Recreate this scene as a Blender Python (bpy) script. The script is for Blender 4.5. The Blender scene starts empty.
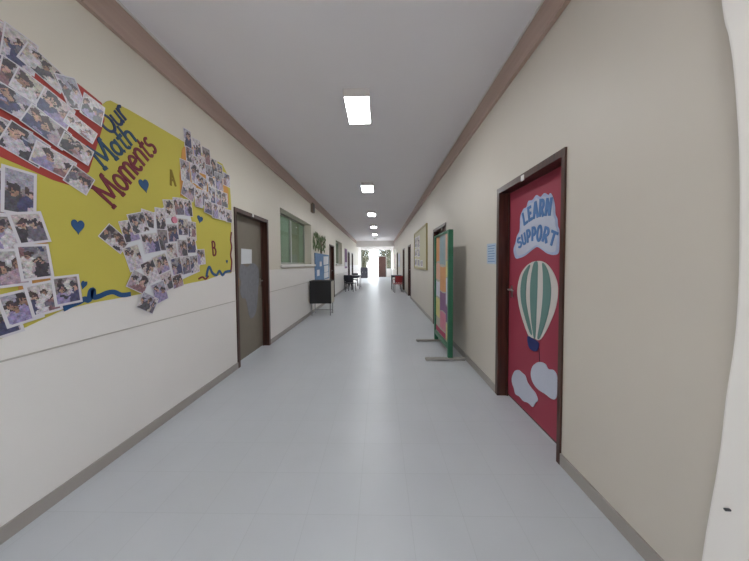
import bpy, math, random
from mathutils import Vector, Matrix

PI = math.pi
rnd = random.Random(11)
scene = bpy.context.scene
COL = scene.collection

# ------------------------------------------------------------------ camera
F = 260.0                                   # focal length in pixels (749 wide)
H = 1.45
PITCH, YAW, ROLL = math.radians(2.03), math.radians(1.1), math.radians(-0.4)
SHIFT = 7.5
RM = Matrix.Rotation(YAW, 3, 'Z') @ Matrix.Rotation(PI/2 - PITCH, 3, 'X') @ Matrix.Rotation(ROLL, 3, 'Z')
CAM = Vector((0, 0, H))
cd = bpy.data.cameras.new('camera')
cam = bpy.data.objects.new('camera', cd)
COL.objects.link(cam)
cam.location = CAM
cam.rotation_euler = RM.to_euler()
cd.sensor_fit = 'HORIZONTAL'
cd.sensor_width = 36.0
cd.lens = 36.0 * F / 749.0
cd.shift_y = -SHIFT / 749.0
cd.clip_start = 0.02
cd.clip_end = 300
scene.camera = cam


def ray(px, py):
    return RM @ Vector(((px - 374.5) / F, (280.5 - SHIFT - py) / F, -1.0))


def hit(px, py, axis, val):
    d = ray(px, py)
    t = (val - CAM[axis]) / d[axis]
    return CAM + d * t


L, R, HC = 1.993, 1.294, 3.44              # left wall, right wall, ceiling
Y0, Y1 = -4.0, 24.7

# ------------------------------------------------------------------ materials
def lin(c):
    c = c / 255.0
    return c / 12.92 if c <= 0.04045 else ((c + 0.055) / 1.055) ** 2.4


def rgb(r, g, b):
    return (lin(r), lin(g), lin(b), 1.0)


def mat(name, col, rough=0.6, metal=0.0, var=0.06, scale=6.0, bump=0.0, bscale=40.0, spec=0.5, coat=0.0):
    m = bpy.data.materials.new(name)
    m.use_nodes = True
    nt = m.node_tree
    b = nt.nodes['Principled BSDF']
    b.inputs['Roughness'].default_value = rough
    b.inputs['Metallic'].default_value = metal
    b.inputs['Specular IOR Level'].default_value = spec
    b.inputs['Coat Weight'].default_value = coat
    tc = nt.nodes.new('ShaderNodeTexCoord')
    nz = nt.nodes.new('ShaderNodeTexNoise')
    nz.inputs['Scale'].default_value = scale
    nz.inputs['Detail'].default_value = 4
    nt.links.new(tc.outputs['Object'], nz.inputs['Vector'])
    mx = nt.nodes.new('ShaderNodeMix')
    mx.data_type = 'RGBA'
    nt.links.new(nz.outputs['Fac'], mx.inputs[0])
    mx.inputs[6].default_value = tuple(max(0, c * (1 - var)) for c in col[:3]) + (1,)
    mx.inputs[7].default_value = tuple(min(1, c * (1 + var)) for c in col[:3]) + (1,)
    nt.links.new(mx.outputs[2], b.inputs['Base Color'])
    if bump:
        n2 = nt.nodes.new('ShaderNodeTexNoise')
        n2.inputs['Scale'].default_value = bscale
        n2.inputs['Detail'].default_value = 5
        nt.links.new(tc.outputs['Object'], n2.inputs['Vector'])
        bp = nt.nodes.new('ShaderNodeBump')
        bp.inputs['Strength'].default_value = bump
        bp.inputs['Distance'].default_value = 0.004
        nt.links.new(n2.outputs['Fac'], bp.inputs['Height'])
        nt.links.new(bp.outputs['Normal'], b.inputs['Normal'])
    return m


def wood(name, c1, c2, rough=0.4, coat=0.15, sc=(14, 14, 0.9)):
    m = bpy.data.materials.new(name)
    m.use_nodes = True
    nt = m.node_tree
    b = nt.nodes['Principled BSDF']
    b.inputs['Roughness'].default_value = rough
    b.inputs['Coat Weight'].default_value = coat
    tc = nt.nodes.new('ShaderNodeTexCoord')
    mp = nt.nodes.new('ShaderNodeMapping')
    mp.inputs['Scale'].default_value = sc
    nz = nt.nodes.new('ShaderNodeTexNoise')
    nz.inputs['Scale'].default_value = 3.0
    nz.inputs['Detail'].default_value = 6
    nt.links.new(tc.outputs['Object'], mp.inputs['Vector'])
    nt.links.new(mp.outputs['Vector'], nz.inputs['Vector'])
    cr = nt.nodes.new('ShaderNodeValToRGB')
    cr.color_ramp.elements[0].position = 0.3
    cr.color_ramp.elements[0].color = c1
    cr.color_ramp.elements[1].position = 0.7
    cr.color_ramp.elements[1].color = c2
    nt.links.new(nz.outputs['Fac'], cr.inputs['Fac'])
    nt.links.new(cr.outputs['Color'], b.inputs['Base Color'])
    return m


def emit_mat(name, col, strength):
    m = bpy.data.materials.new(name)
    m.use_nodes = True
    b = m.node_tree.nodes['Principled BSDF']
    b.inputs['Base Color'].default_value = (0.9, 0.9, 0.9, 1)
    b.inputs['Emission Color'].default_value = col
    b.inputs['Emission Strength'].default_value = strength
    return m


def glass_mat(name, tint=(0.85, 0.95, 0.9, 1)):
    m = bpy.data.materials.new(name)
    m.use_nodes = True
    nt = m.node_tree
    nt.nodes.remove(nt.nodes['Principled BSDF'])
    out = nt.nodes['Material Output']
    tr = nt.nodes.new('ShaderNodeBsdfTransparent')
    tr.inputs['Color'].default_value = tint
    gl = nt.nodes.new('ShaderNodeBsdfGlossy')
    gl.inputs['Roughness'].default_value = 0.04
    fr = nt.nodes.new('ShaderNodeFresnel')
    fr.inputs['IOR'].default_value = 1.5
    mx = nt.nodes.new('ShaderNodeMixShader')
    ge = nt.nodes.new('ShaderNodeNewGeometry')          # reflect once, on the outer face of the pane
    iv = nt.nodes.new('ShaderNodeMath'); iv.operation = 'SUBTRACT'
    iv.inputs[0].default_value = 1.0
    nt.links.new(ge.outputs['Backfacing'], iv.inputs[1])
    mu = nt.nodes.new('ShaderNodeMath'); mu.operation = 'MULTIPLY'
    nt.links.new(fr.outputs[0], mu.inputs[0]); nt.links.new(iv.outputs[0], mu.inputs[1])
    nt.links.new(mu.outputs[0], mx.inputs[0])
    nt.links.new(tr.outputs[0], mx.inputs[1])
    nt.links.new(gl.outputs[0], mx.inputs[2])
    nt.links.new(mx.outputs[0], out.inputs['Surface'])
    return m


def attr_mat(name, rough=0.35):
    m = bpy.data.materials.new(name)
    m.use_nodes = True
    nt = m.node_tree
    b = nt.nodes['Principled BSDF']
    b.inputs['Roughness'].default_value = rough
    a = nt.nodes.new('ShaderNodeVertexColor')
    a.layer_name = 'Print'
    nz = nt.nodes.new('ShaderNodeTexNoise')
    nz.inputs['Scale'].default_value = 70
    tc = nt.nodes.new('ShaderNodeTexCoord')
    nt.links.new(tc.outputs['Object'], nz.inputs['Vector'])
    mx = nt.nodes.new('ShaderNodeMix')
    mx.data_type = 'RGBA'
    mx.blend_type = 'OVERLAY'
    mx.inputs[0].default_value = 0.35
    nt.links.new(a.outputs['Color'], mx.inputs[6])
    nt.links.new(nz.outputs['Color'], mx.inputs[7])
    nt.links.new(mx.outputs[2], b.inputs['Base Color'])
    return m


def wall_mat(name, upper, lower, zsplit):
    m = bpy.data.materials.new(name)
    m.use_nodes = True
    nt = m.node_tree
    N = nt.nodes
    b = N['Principled BSDF']
    tc = N.new('ShaderNodeTexCoord')
    sp = N.new('ShaderNodeSeparateXYZ')
    nt.links.new(tc.outputs['Object'], sp.inputs[0])
    gt = N.new('ShaderNodeMath'); gt.operation = 'GREATER_THAN'
    gt.inputs[1].default_value = zsplit
    nt.links.new(sp.outputs['Z'], gt.inputs[0])
    mx = N.new('ShaderNodeMix'); mx.data_type = 'RGBA'
    nt.links.new(gt.outputs[0], mx.inputs[0])
    mx.inputs[6].default_value = lower
    mx.inputs[7].default_value = upper
    nz = N.new('ShaderNodeTexNoise')
    nz.inputs['Scale'].default_value = 1.3
    nz.inputs['Detail'].default_value = 6
    nt.links.new(tc.outputs['Object'], nz.inputs['Vector'])
    mr = N.new('ShaderNodeMapRange')
    mr.inputs['To Min'].default_value = 0.95
    mr.inputs['To Max'].default_value = 1.04
    nt.links.new(nz.outputs['Fac'], mr.inputs['Value'])
    ml = N.new('ShaderNodeVectorMath'); ml.operation = 'SCALE'
    nt.links.new(mx.outputs[2], ml.inputs[0])
    nt.links.new(mr.outputs[0], ml.inputs['Scale'])
    nt.links.new(ml.outputs[0], b.inputs['Base Color'])
    ro = N.new('ShaderNodeMix'); ro.data_type = 'FLOAT'
    nt.links.new(gt.outputs[0], ro.inputs[0])
    ro.inputs[2].default_value = 0.34
    ro.inputs[3].default_value = 0.5
    nt.links.new(ro.outputs[0], b.inputs['Roughness'])
    n2 = N.new('ShaderNodeTexNoise'); n2.inputs['Scale'].default_value = 5; n2.inputs['Detail'].default_value = 8
    nt.links.new(tc.outputs['Object'], n2.inputs['Vector'])
    bp = N.new('ShaderNodeBump'); bp.inputs['Strength'].default_value = 0.12; bp.inputs['Distance'].default_value = 0.01
    nt.links.new(n2.outputs['Fac'], bp.inputs['Height'])
    nt.links.new(bp.outputs['Normal'], b.inputs['Normal'])
    return m


def tile_mat(name, c1, c2, grout, size=0.3, off=(0.13, 0.05)):
    m = bpy.data.materials.new(name)
    m.use_nodes = True
    nt = m.node_tree
    N = nt.nodes
    b = N['Principled BSDF']
    tc = N.new('ShaderNodeTexCoord')
    mp = N.new('ShaderNodeMapping')
    mp.inputs['Location'].default_value = (off[0], off[1], 0)
    nt.links.new(tc.outputs['Object'], mp.inputs['Vector'])
    br = N.new('ShaderNodeTexBrick')
    br.offset = 0.0
    br.inputs['Scale'].default_value = 1.0
    br.inputs['Brick Width'].default_value = size
    br.inputs['Row Height'].default_value = size
    br.inputs['Mortar Size'].default_value = 0.0022
    br.inputs['Mortar Smooth'].default_value = 0.3
    br.inputs['Bias'].default_value = 0.0
    br.inputs['Color1'].default_value = c1
    br.inputs['Color2'].default_value = c2
    br.inputs['Mortar'].default_value = grout
    nt.links.new(mp.outputs['Vector'], br.inputs['Vector'])
    nz = N.new('ShaderNodeTexNoise'); nz.inputs['Scale'].default_value = 2.2; nz.inputs['Detail'].default_value = 8
    nt.links.new(tc.outputs['Object'], nz.inputs['Vector'])
    mr = N.new('ShaderNodeMapRange'); mr.inputs['To Min'].default_value = 0.93; mr.inputs['To Max'].default_value = 1.06
    nt.links.new(nz.outputs['Fac'], mr.inputs['Value'])
    ml = N.new('ShaderNodeVectorMath'); ml.operation = 'SCALE'
    nt.links.new(br.outputs['Color'], ml.inputs[0]); nt.links.new(mr.outputs[0], ml.inputs['Scale'])
    nt.links.new(ml.outputs[0], b.inputs['Base Color'])
    n3 = N.new('ShaderNodeMapRange'); n3.inputs['To Min'].default_value = 0.26; n3.inputs['To Max'].default_value = 0.42
    nt.links.new(nz.outputs['Fac'], n3.inputs['Value'])
    nt.links.new(n3.outputs[0], b.inputs['Roughness'])
    b.inputs['Specular IOR Level'].default_value = 0.45
    return m


M = {}
M['wall'] = wall_mat('wall_paint', (0.69, 0.635, 0.55, 1), (0.79, 0.75, 0.725, 1), 1.355)
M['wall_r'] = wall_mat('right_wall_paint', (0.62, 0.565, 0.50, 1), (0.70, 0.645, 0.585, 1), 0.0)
M['ceiling'] = mat('ceiling_paint', (0.87, 0.84, 0.87, 1), 0.8, var=0.02, scale=1.5)
M['floor'] = tile_mat('floor_tiles', (0.52, 0.535, 0.57, 1), (0.51, 0.525, 0.56, 1), (0.465, 0.48, 0.51, 1))
M['cornice'] = wood('cornice_wood', (0.44, 0.315, 0.265, 1), (0.50, 0.365, 0.305, 1), 0.5, sc=(3, 0.6, 8))
M['white'] = mat('white_paint', (0.78, 0.75, 0.73, 1), 0.55, var=0.03)
M['pillar'] = mat('pillar_paint', (0.88, 0.835, 0.80, 1), 0.5, var=0.03, scale=2)
M['base'] = mat('baseboard_tile', (0.36, 0.325, 0.30, 1), 0.4)
M['darkwood'] = wood('dark_door_wood', (0.032, 0.010, 0.007, 1), (0.085, 0.030, 0.018, 1), 0.35)
M['brownleaf'] = wood('brown_leaf_wood', (0.06, 0.025, 0.02, 1), (0.09, 0.04, 0.03, 1), 0.4)
M['taupe'] = mat('taupe_door_paint', (0.215, 0.185, 0.15, 1), 0.6, var=0.08)
M['metal'] = mat('satin_metal', (0.62, 0.60, 0.57, 1), 0.3, metal=1.0)
M['darkmetal'] = mat('dark_metal', (0.06, 0.06, 0.07, 1), 0.4, metal=0.6)
M['greymetal'] = mat('grey_metal', (0.32, 0.32, 0.34, 1), 0.45, metal=0.5)
M['frame_al'] = mat('aluminium_frame', (0.42, 0.43, 0.40, 1), 0.4, metal=0.5)
M['glass'] = glass_mat('window_glass', (0.80, 0.87, 0.80, 1))
M['clearglass'] = glass_mat('exit_glass', (0.93, 0.95, 0.95, 1))
M['curtain'] = mat('curtain_cloth', (0.30, 0.28, 0.20, 1), 0.85, var=0.25, scale=10)
_nt = M['curtain'].node_tree
_tl = _nt.nodes.new('ShaderNodeBsdfTranslucent')
_tl.inputs['Color'].default_value = (0.36, 0.37, 0.27, 1)
_mx = _nt.nodes.new('ShaderNodeMixShader')
_mx.inputs[0].default_value = 0.5
_nt.links.new(_nt.nodes['Principled BSDF'].outputs[0], _mx.inputs[1])
_nt.links.new(_tl.outputs[0], _mx.inputs[2])
_nt.links.new(_mx.outputs[0], _nt.nodes['Material Output'].inputs['Surface'])
M['roomdark'] = mat('classroom_paint', (0.40, 0.46, 0.38, 1), 0.8)
M['lamp'] = emit_mat('light_diffuser', (0.95, 0.985, 1.0, 1), 47.0)
M['lampbox'] = mat('light_housing', (0.80, 0.76, 0.75, 1), 0.5)
M['yellow'] = mat('yellow_paper', (0.56, 0.48, 0.085, 1), 0.8, var=0.07, scale=2.2)
M['orange'] = mat('orange_paper', (0.62, 0.30, 0.08, 1), 0.8, var=0.12, scale=5)
M['redpaper'] = mat('red_paper', (0.40, 0.05, 0.042, 1), 0.75, var=0.1)
M['navy'] = mat('navy_paper', (0.012, 0.035, 0.115, 1), 0.65, var=0.15, scale=30)
M['teal'] = mat('teal_blue_paper', (0.016, 0.060, 0.130, 1), 0.65, var=0.15, scale=30)
M['blueheart'] = mat('blue_foam', (0.015, 0.075, 0.21, 1), 0.6)
M['maroon'] = mat('maroon_paper', (0.165, 0.012, 0.03, 1), 0.65, var=0.15, scale=30)
M['olive'] = mat('olive_paper', (0.22, 0.15, 0.01, 1), 0.7)
M['print_border'] = mat('photo_print_border', (0.66, 0.63, 0.67, 1), 0.35, var=0.03)
M['print'] = attr_mat('photo_print_picture')
M['paper'] = mat('white_paper', (0.72, 0.73, 0.76, 1), 0.75, var=0.03)
M['paperblue'] = mat('pale_blue_paper', (0.42, 0.52, 0.66, 1), 0.7)
M['inkblue'] = mat('blue_ink', (0.12, 0.22, 0.42, 1), 0.7)
M['doorred'] = mat('crimson_door_paper', (0.33, 0.04, 0.072, 1), 0.65, var=0.08, scale=3, bump=0.15, bscale=3)
M['cloud'] = mat('cloud_felt', (0.52, 0.545, 0.65, 1), 0.85, var=0.08, bump=0.3, bscale=60)
M['cloudblue'] = mat('cloud_blue_edge', (0.40, 0.47, 0.66, 1), 0.8, var=0.15, scale=20)
M['letterblue'] = mat('letter_blue', (0.085, 0.20, 0.45, 1), 0.6)
M['cream'] = mat('cream_felt', (0.60, 0.565, 0.54, 1), 0.85)
M['green_felt'] = mat('teal_green_felt', (0.13, 0.235, 0.22, 1), 0.85)
M['basket'] = mat('basket_navy', (0.018, 0.028, 0.14, 1), 0.7)
M['string'] = mat('string_dark', (0.05, 0.012, 0.02, 1), 0.8)
M['standgreen'] = mat('green_painted_frame', (0.028, 0.145, 0.08, 1), 0.4)
M['standfoot'] = mat('pale_steel_foot', (0.38, 0.36, 0.33, 1), 0.45, metal=0.3)
M['board_back'] = mat('board_backing', (0.45, 0.43, 0.38, 1), 0.8)
M['black'] = mat('black_laminate', (0.011, 0.011, 0.013, 1), 0.55)
M['beige'] = mat('beige_laminate', (0.52, 0.47, 0.40, 1), 0.5)
M['blackseat'] = mat('black_plastic', (0.022, 0.022, 0.032, 1), 0.4)
M['tabletop'] = mat('blue_grey_tabletop', (0.055, 0.058, 0.10, 1), 0.4)
M['redseat'] = mat('red_plastic', (0.30, 0.018, 0.024, 1), 0.35)
M['corkgold'] = mat('gold_frame', (0.34, 0.27, 0.10, 1), 0.4, metal=0.2)
M['pin_cream'] = mat('cream_board_paper', (0.60, 0.56, 0.40, 1), 0.8)
M['leaf_green'] = mat('green_paper_leaf', (0.10, 0.15, 0.055, 1), 0.8, var=0.4, scale=9)
M['bark_paper'] = mat('brown_paper_trunk', (0.10, 0.06, 0.03, 1), 0.8)
M['poster_blue'] = mat('blue_poster', (0.10, 0.21, 0.40, 1), 0.6, var=0.35, scale=7)
M['foliage'] = mat('tree_foliage', (0.075, 0.075, 0.045, 1), 0.8, var=0.5, scale=2.5)
M['trunk'] = mat('tree_bark', (0.22, 0.17, 0.12, 1), 0.9)
M['ground'] = mat('courtyard_paving', (0.60, 0.57, 0.55, 1), 0.8, var=0.1)
M['groovedark'] = mat('dado_joint', (0.50, 0.46, 0.42, 1), 0.6)
M['speaker'] = mat('brown_box_plastic', (0.20, 0.15, 0.11, 1), 0.6)
for nm, c in (('pk', (0.62, 0.22, 0.30)), ('or', (0.62, 0.30, 0.13)), ('pu', (0.24, 0.12, 0.24)), ('gb', (0.27, 0.36, 0.40)),
              ('pe', (0.66, 0.40, 0.30)), ('cr', (0.42, 0.05, 0.12)), ('wl', (0.62, 0.62, 0.72)), ('ye', (0.62, 0.58, 0.25))):
    M['art_' + nm] = mat('artwork_' + nm, c + (1,), 0.7, var=0.18, scale=8)

# ------------------------------------------------------------------ mesh helpers
class MB:
    def __init__(self):
        self.v, self.f = [], []

    def add(self, vs, fs):
        o = len(self.v)
        self.v += [Vector(p) for p in vs]
        self.f += [tuple(i + o for i in f) for f in fs]
        return self

    def box(self, x0, x1, y0, y1, z0, z1):
        vs = [(x, y, z) for z in (z0, z1) for y in (y0, y1) for x in (x0, x1)]
        return self.add(vs, [(0, 2, 3, 1), (4, 5, 7, 6), (0, 1, 5, 4), (2, 6, 7, 3), (0, 4, 6, 2), (1, 3, 7, 5)])

    def bbox(self, x0, x1, y0, y1, z0, z1, c=0.008):
        """box with chamfered vertical and horizontal edges"""
        a, b_, d = (x1 - x0), (y1 - y0), (z1 - z0)
        c = min(c, a * .45, b_ * .45, d * .45)
        rings = []
        for z, i in ((z0, c), (z0 + c, 0), (z1 - c, 0), (z1, c)):
            xa, xb, ya, yb = x0 + i, x1 - i, y0 + i, y1 - i
            k = c if i == 0 else c * .6
            rings.append([(xa + k, ya, z), (xb - k, ya, z), (xb, ya + k, z), (xb, yb - k, z),
                          (xb - k, yb, z), (xa + k, yb, z), (xa, yb - k, z), (xa, ya + k, z)])
        vs = [p for r in rings for p in r]
        fs = [tuple(reversed(range(8))), tuple(range(24, 32))]
        for r in range(3):
            for i in range(8):
                j = (i + 1) % 8
                fs.append((r * 8 + i, r * 8 + j, r * 8 + 8 + j, r * 8 + 8 + i))
        return self.add(vs, fs)

    def tube(self, pts, r, n=8, close=False):
        pts = [Vector(p) for p in pts]
        rr = r if isinstance(r, (list, tuple)) else [r] * len(pts)
        vs, fs = [], []
        up = Vector((0, 0, 1))
        for i, p in enumerate(pts):
            if close:
                t = pts[(i + 1) % len(pts)] - pts[i - 1]
            else:
                t = pts[min(i + 1, len(pts) - 1)] - pts[max(i - 1, 0)]
            t.normalize()
            a = t.cross(up) if abs(t.z) < 0.95 else t.cross(Vector((1, 0, 0)))
            a.normalize()
            b = a.cross(t)
            for k in range(n):
                an = 2 * PI * k / n
                vs.append(p + (a * math.cos(an) + b * math.sin(an)) * rr[i])
        m = len(pts)
        for i in range(m if close else m - 1):
            j = (i + 1) % m
            for k in range(n):
                l = (k + 1) % n
                fs.append((i * n + k, i * n + l, j * n + l, j * n + k))
        if not close:
            fs.append(tuple(reversed(range(n))))
            fs.append(tuple(range((m - 1) * n, m * n)))
        return self.add(vs, fs)

    def sphere(self, c, r, nu=10, nv=7, sc=(1, 1, 1)):
        vs, fs = [], []
        for j in range(nv + 1):
            t = PI * j / nv
            for i in range(nu):
                a = 2 * PI * i / nu
                vs.append((c[0] + r * sc[0] * math.sin(t) * math.cos(a), c[1] + r * sc[1] * math.sin(t) * math.sin(a), c[2] + r * sc[2] * math.cos(t)))
        for j in range(nv):
            for i in range(nu):
                k = (i + 1) % nu
                fs.append((j * nu + i, (j + 1) * nu + i, (j + 1) * nu + k, j * nu + k))
        return self.add(vs, fs)

    def prism(self, P, poly, d0, d1):
        """poly in a wall's (u, v) plane, thickness d0..d1 off the wall"""
        n = len(poly)
        area = sum(poly[i][0] * poly[(i + 1) % n][1] - poly[(i + 1) % n][0] * poly[i][1] for i in range(n))
        if area < 0:
            poly = list(reversed(poly))
        vs = [P(u, v, d0) for u, v in poly] + [P(u, v, d1) for u, v in poly]
        fs = [tuple(reversed(range(n))), tuple(range(n, 2 * n))]
        for i in range(n):
            j = (i + 1) % n
            fs.append((i, j, n + j, n + i))
        return self.add(vs, fs)

    def ribbon(self, P, line, w, d0, d1, close=False):
        """constant-width stroke along a polyline in the wall plane"""
        n = len(line)
        left, right = [], []
        for i in range(n):
            a = Vector(line[i - 1] if (i > 0 or close) else line[i])
            b = Vector(line[(i + 1) % n] if (i < n - 1 or close) else line[i])
            t = (b - a)
            if t.length < 1e-9:
                t = Vector((1, 0))
            t.normalize()
            nn = Vector((-t.y, t.x))
            c = Vector(line[i])
            ww = w[i] if isinstance(w, (list, tuple)) else w
            left.append(tuple(c + nn * ww * .5))
            right.append(tuple(c - nn * ww * .5))
        for i in range(n if close else n - 1):
            j = (i + 1) % n
            self.prism(P, [left[i], right[i], right[j], left[j]], d0, d1)
        return self


def mk(name, mb, m, parent=None, smooth=False, base=None):
    vs = mb.v
    if parent is not None:
        o0 = parent.matrix_world.translation if parent.parent is None else parent['_org']
        o0 = Vector(o0)
    elif base is not None:
        o0 = Vector(base)
    else:
        lo = Vector([min(p[i] for p in vs) for i in range(3)])
        hi = Vector([max(p[i] for p in vs) for i in range(3)])
        o0 = Vector(((lo.x + hi.x) / 2, (lo.y + hi.y) / 2, lo.z))
    me = bpy.data.meshes.new(name)
    me.from_pydata([p - o0 for p in vs], [], mb.f)
    me.validate()
    me.materials.append(m)
    if smooth:
        for p in me.polygons:
            p.use_smooth = True
    me.update()
    o = bpy.data.objects.new(name, me)
    COL.objects.link(o)
    if parent is not None:
        o.parent = parent
    else:
        o.location = o0
    ORG[o] = o0
    return o


ORG = {}


def sub(name, mb, m, parent, smooth=False):
    """a part: its mesh is built in world space and stored relative to its thing's base"""
    o0 = ORG[parent]
    me = bpy.data.meshes.new(name)
    me.from_pydata([p - o0 for p in mb.v], [], mb.f)
    me.validate()
    me.materials.append(m)
    if smooth:
        for p in me.polygons:
            p.use_smooth = True
    me.update()
    o = bpy.data.objects.new(name, me)
    COL.objects.link(o)
    o.parent = parent
    ORG[o] = o0
    return o


def thing(name, label, cat, loc=(0, 0, 0), group=None):
    o = bpy.data.objects.new(name, None)
    o.empty_display_size = 0.1
    COL.objects.link(o)
    o.location = loc
    o['label'] = label
    o['category'] = cat
    if group:
        o['group'] = group
    ORG[o] = Vector(loc)
    return o


def tag(o, label, cat, group=None, kind=None):
    o['label'] = label
    o['category'] = cat
    if group:
        o['group'] = group
    if kind:
        o['kind'] = kind
    return o


def struct(name, mb, m, smooth=False):
    o = mk(name, mb, m, base=(0, 0, 0), smooth=smooth)
    o['kind'] = 'structure'
    return o


def struct_root(name, loc, label=None):
    o = bpy.data.objects.new(name, None)
    o.empty_display_size = 0.1
    COL.objects.link(o)
    o.location = loc
    o['kind'] = 'structure'
    if label:
        o['label'] = label
    ORG[o] = Vector(loc)
    return o


def dup(root, loc, label=None, rotz=None):
    r = root.copy(); COL.objects.link(r); r.location = loc
    if rotz is not None:
        r.rotation_euler = (0, 0, rotz)
    if label:
        r['label'] = label
    for ch in list(root.children):
        c = ch.copy(); COL.objects.link(c); c.parent = r
        for g in list(ch.children):
            d = g.copy(); COL.objects.link(d); d.parent = c
    return r


# wall planes: P(u, v, d) -> world.  u runs to the right as seen from the corridor
def PL(u, v, d=0.0):
    return Vector((-L + d, u, v))


def PR(u, v, d=0.0):
    return Vector((R - d, -u, v))


DLEAF = 0.10


def PRL(u, v, d=0.0):                       # leaf of the decorated door
    return Vector((R + DLEAF - d, -u, v))


def PLL(u, v, d=0.0):                       # leaf of the left door
    return Vector((-L - DLEAF + d, u, v))


def pl(px, py):
    p = hit(px, py, 0, -L); return (p.y, p.z)


def pr(px, py):
    p = hit(px, py, 0, R); return (-p.y, p.z)


def prl(px, py):
    p = hit(px, py, 0, R + DLEAF); return (-p.y, p.z)


def pll(px, py):
    p = hit(px, py, 0, -L - DLEAF); return (p.y, p.z)


def smoothline(pts, n=6):
    """Catmull-Rom through points"""
    out = []
    m = len(pts)
    for i in range(m - 1):
        p0 = Vector(pts[max(i - 1, 0)]); p1 = Vector(pts[i]); p2 = Vector(pts[i + 1]); p3 = Vector(pts[min(i + 2, m - 1)])
        for k in range(n):
            t = k / n
            q = 0.5 * ((2 * p1) + (p2 - p0) * t + (2 * p0 - 5 * p1 + 4 * p2 - p3) * t * t + (3 * p1 - p0 - 3 * p2 + p3) * t ** 3)
            out.append(tuple(q))
    out.append(tuple(pts[-1]))
    return out


def smoothloop(pts, n=5):
    m = len(pts)
    out = []
    for i in range(m):
        p0, p1, p2, p3 = (Vector(pts[(i + k) % m]) for k in (-1, 0, 1, 2))
        for k in range(n):
            t = k / n
            out.append(tuple(0.5 * ((2 * p1) + (p2 - p0) * t + (2 * p0 - 5 * p1 + 4 * p2 - p3) * t * t + (3 * p1 - p0 - 3 * p2 + p3) * t ** 3)))
    return out


# ------------------------------------------------------------------ the shell
def wall_boxes(mb, xa, xb, y0, y1, z0, z1, openings):
    ys = sorted({y0, y1} | {v for o in openings for v in o[:2]})
    for a, b in zip(ys, ys[1:]):
        mid = (a + b) / 2
        holes = sorted((o[2], o[3]) for o in openings if o[0] < mid < o[1])
        z = z0
        for h0, h1 in holes:
            if h0 > z + 1e-6:
                mb.box(xa, xb, a, b, z, h0)
            z = h1
        if z < z1 - 1e-6:
            mb.box(xa, xb, a, b, z, z1)


def yL(px):
    return hit(px, 264, 0, -L).y


def yR(px):
    return hit(px, 264, 0, R).y


ZD = 2.245
doorsL = [(yL(235), yL(268.3), 'door_1'), (10.35, 11.4, 'door_2'), (16.4, 17.4, 'door_3'), (18.6, 19.6, 'door_4')]
doorsR = [(yR(565), yR(497.5), 'door_5'), (yR(446), yR(433.5), 'door_6'), (10.75, 11.75, 'door_7'), (13.4, 14.4, 'door_8'), (18.2, 19.2, 'door_9')]
winL = [(yL(281), yL(311.5), 1.45, 2.60, 'window_1'), (11.9, 13.9, 1.45, 2.55, 'window_2')]

winR = [(-3.3, -0.7, .95, 2.6, 'window_3'), (19.5, 21.1, .95, 2.75, 'added_window_4'), (22.0, 24.4, .95, 2.75, 'added_window_5')]  # the two far windows are added to brighten the opposite wall
winN = (-2.1, -0.85, 1.0, 2.4, 'added_window_6')  # unseen window added to light the pillar and right wall
mb = MB()
wall_boxes(mb, -L - 0.25, -L, Y0, Y1, 0, HC, [(a, b, 0, ZD) for a, b, _ in doorsL] + [w[:4] for w in winL + [winN]])
struct('wall_left', mb, M['wall'])
mb = MB()
wall_boxes(mb, R, R + 0.25, Y0, Y1, 0, HC, [(a, b, 0, ZD) for a, b, _ in doorsR] + [w[:4] for w in winR])
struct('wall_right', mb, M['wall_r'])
struct('floor', MB().box(-L - 0.25, R + 0.25, Y0, 28.2, -0.12, 0.0), M['floor'])
struct('ceiling', MB().box(-L - 0.25, R + 0.25, Y0, 28.2, HC, HC + 0.15), M['ceiling'])

YE = 22.6
CH = 0.238                                   # cornice height
for nm, xa, xb, xs in (('trim_1', -L, -L + 0.035, (-L + 0.035, -L + 0.05)), ('trim_2', R - 0.035, R, (R - 0.05, R - 0.035))):
    o = struct(nm, MB().box(xa, xb, Y0, YE, HC - CH, HC - 0.012), M['cornice'])
    e = MB().box(min(xa, xs[0]), max(xb, xs[1]), Y0, YE, HC - 0.012, HC)
    e = sub('ceiling_bead', e, M['white'], o)
    e['label'] = 'thin white bead along the ceiling'
# beam that closes the corridor ceiling and the walls of the far lobby
struct('wall_end_beam', MB().box(-L, R, YE, 23.5, 2.93, HC), M['white'])
for nm, xw, sgn in (('wall_lobby_left', -L - 0.25, 1), ('wall_lobby_right', R, 1)):
    mb = MB()
    wall_boxes(mb, xw, xw + 0.25, Y1, 28.2, 0, HC, [(25.3, 27.5, 0.9, 2.7)])  # side openings added to let daylight onto the far walls
    struct(nm, mb, M['white'])


def gaps(y0, y1, doors):
    out, y = [], y0
    for a, b, _ in sorted(doors):
        out.append((y, a)); y = b
    out.append((y, y1))
    return out


mb = MB()
for a, b in gaps(Y0, 28.0, doorsL):
    mb.box(-L, -L + 0.012, a, b, 0, 0.085)
struct('baseboard_left', mb, M['base'])
mb = MB()
for a, b in gaps(Y0, 28.0, doorsR):
    mb.box(R - 0.012, R, a, b, 0, 0.085)
struct('baseboard_right', mb, M['base'])
mb = MB()
for a, b in gaps(Y0, 22, doorsL):
    mb.box(-L, -L + 0.005, a, b, 0.946, 0.955)
struct('trim_3', mb, M['groovedark'])

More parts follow.
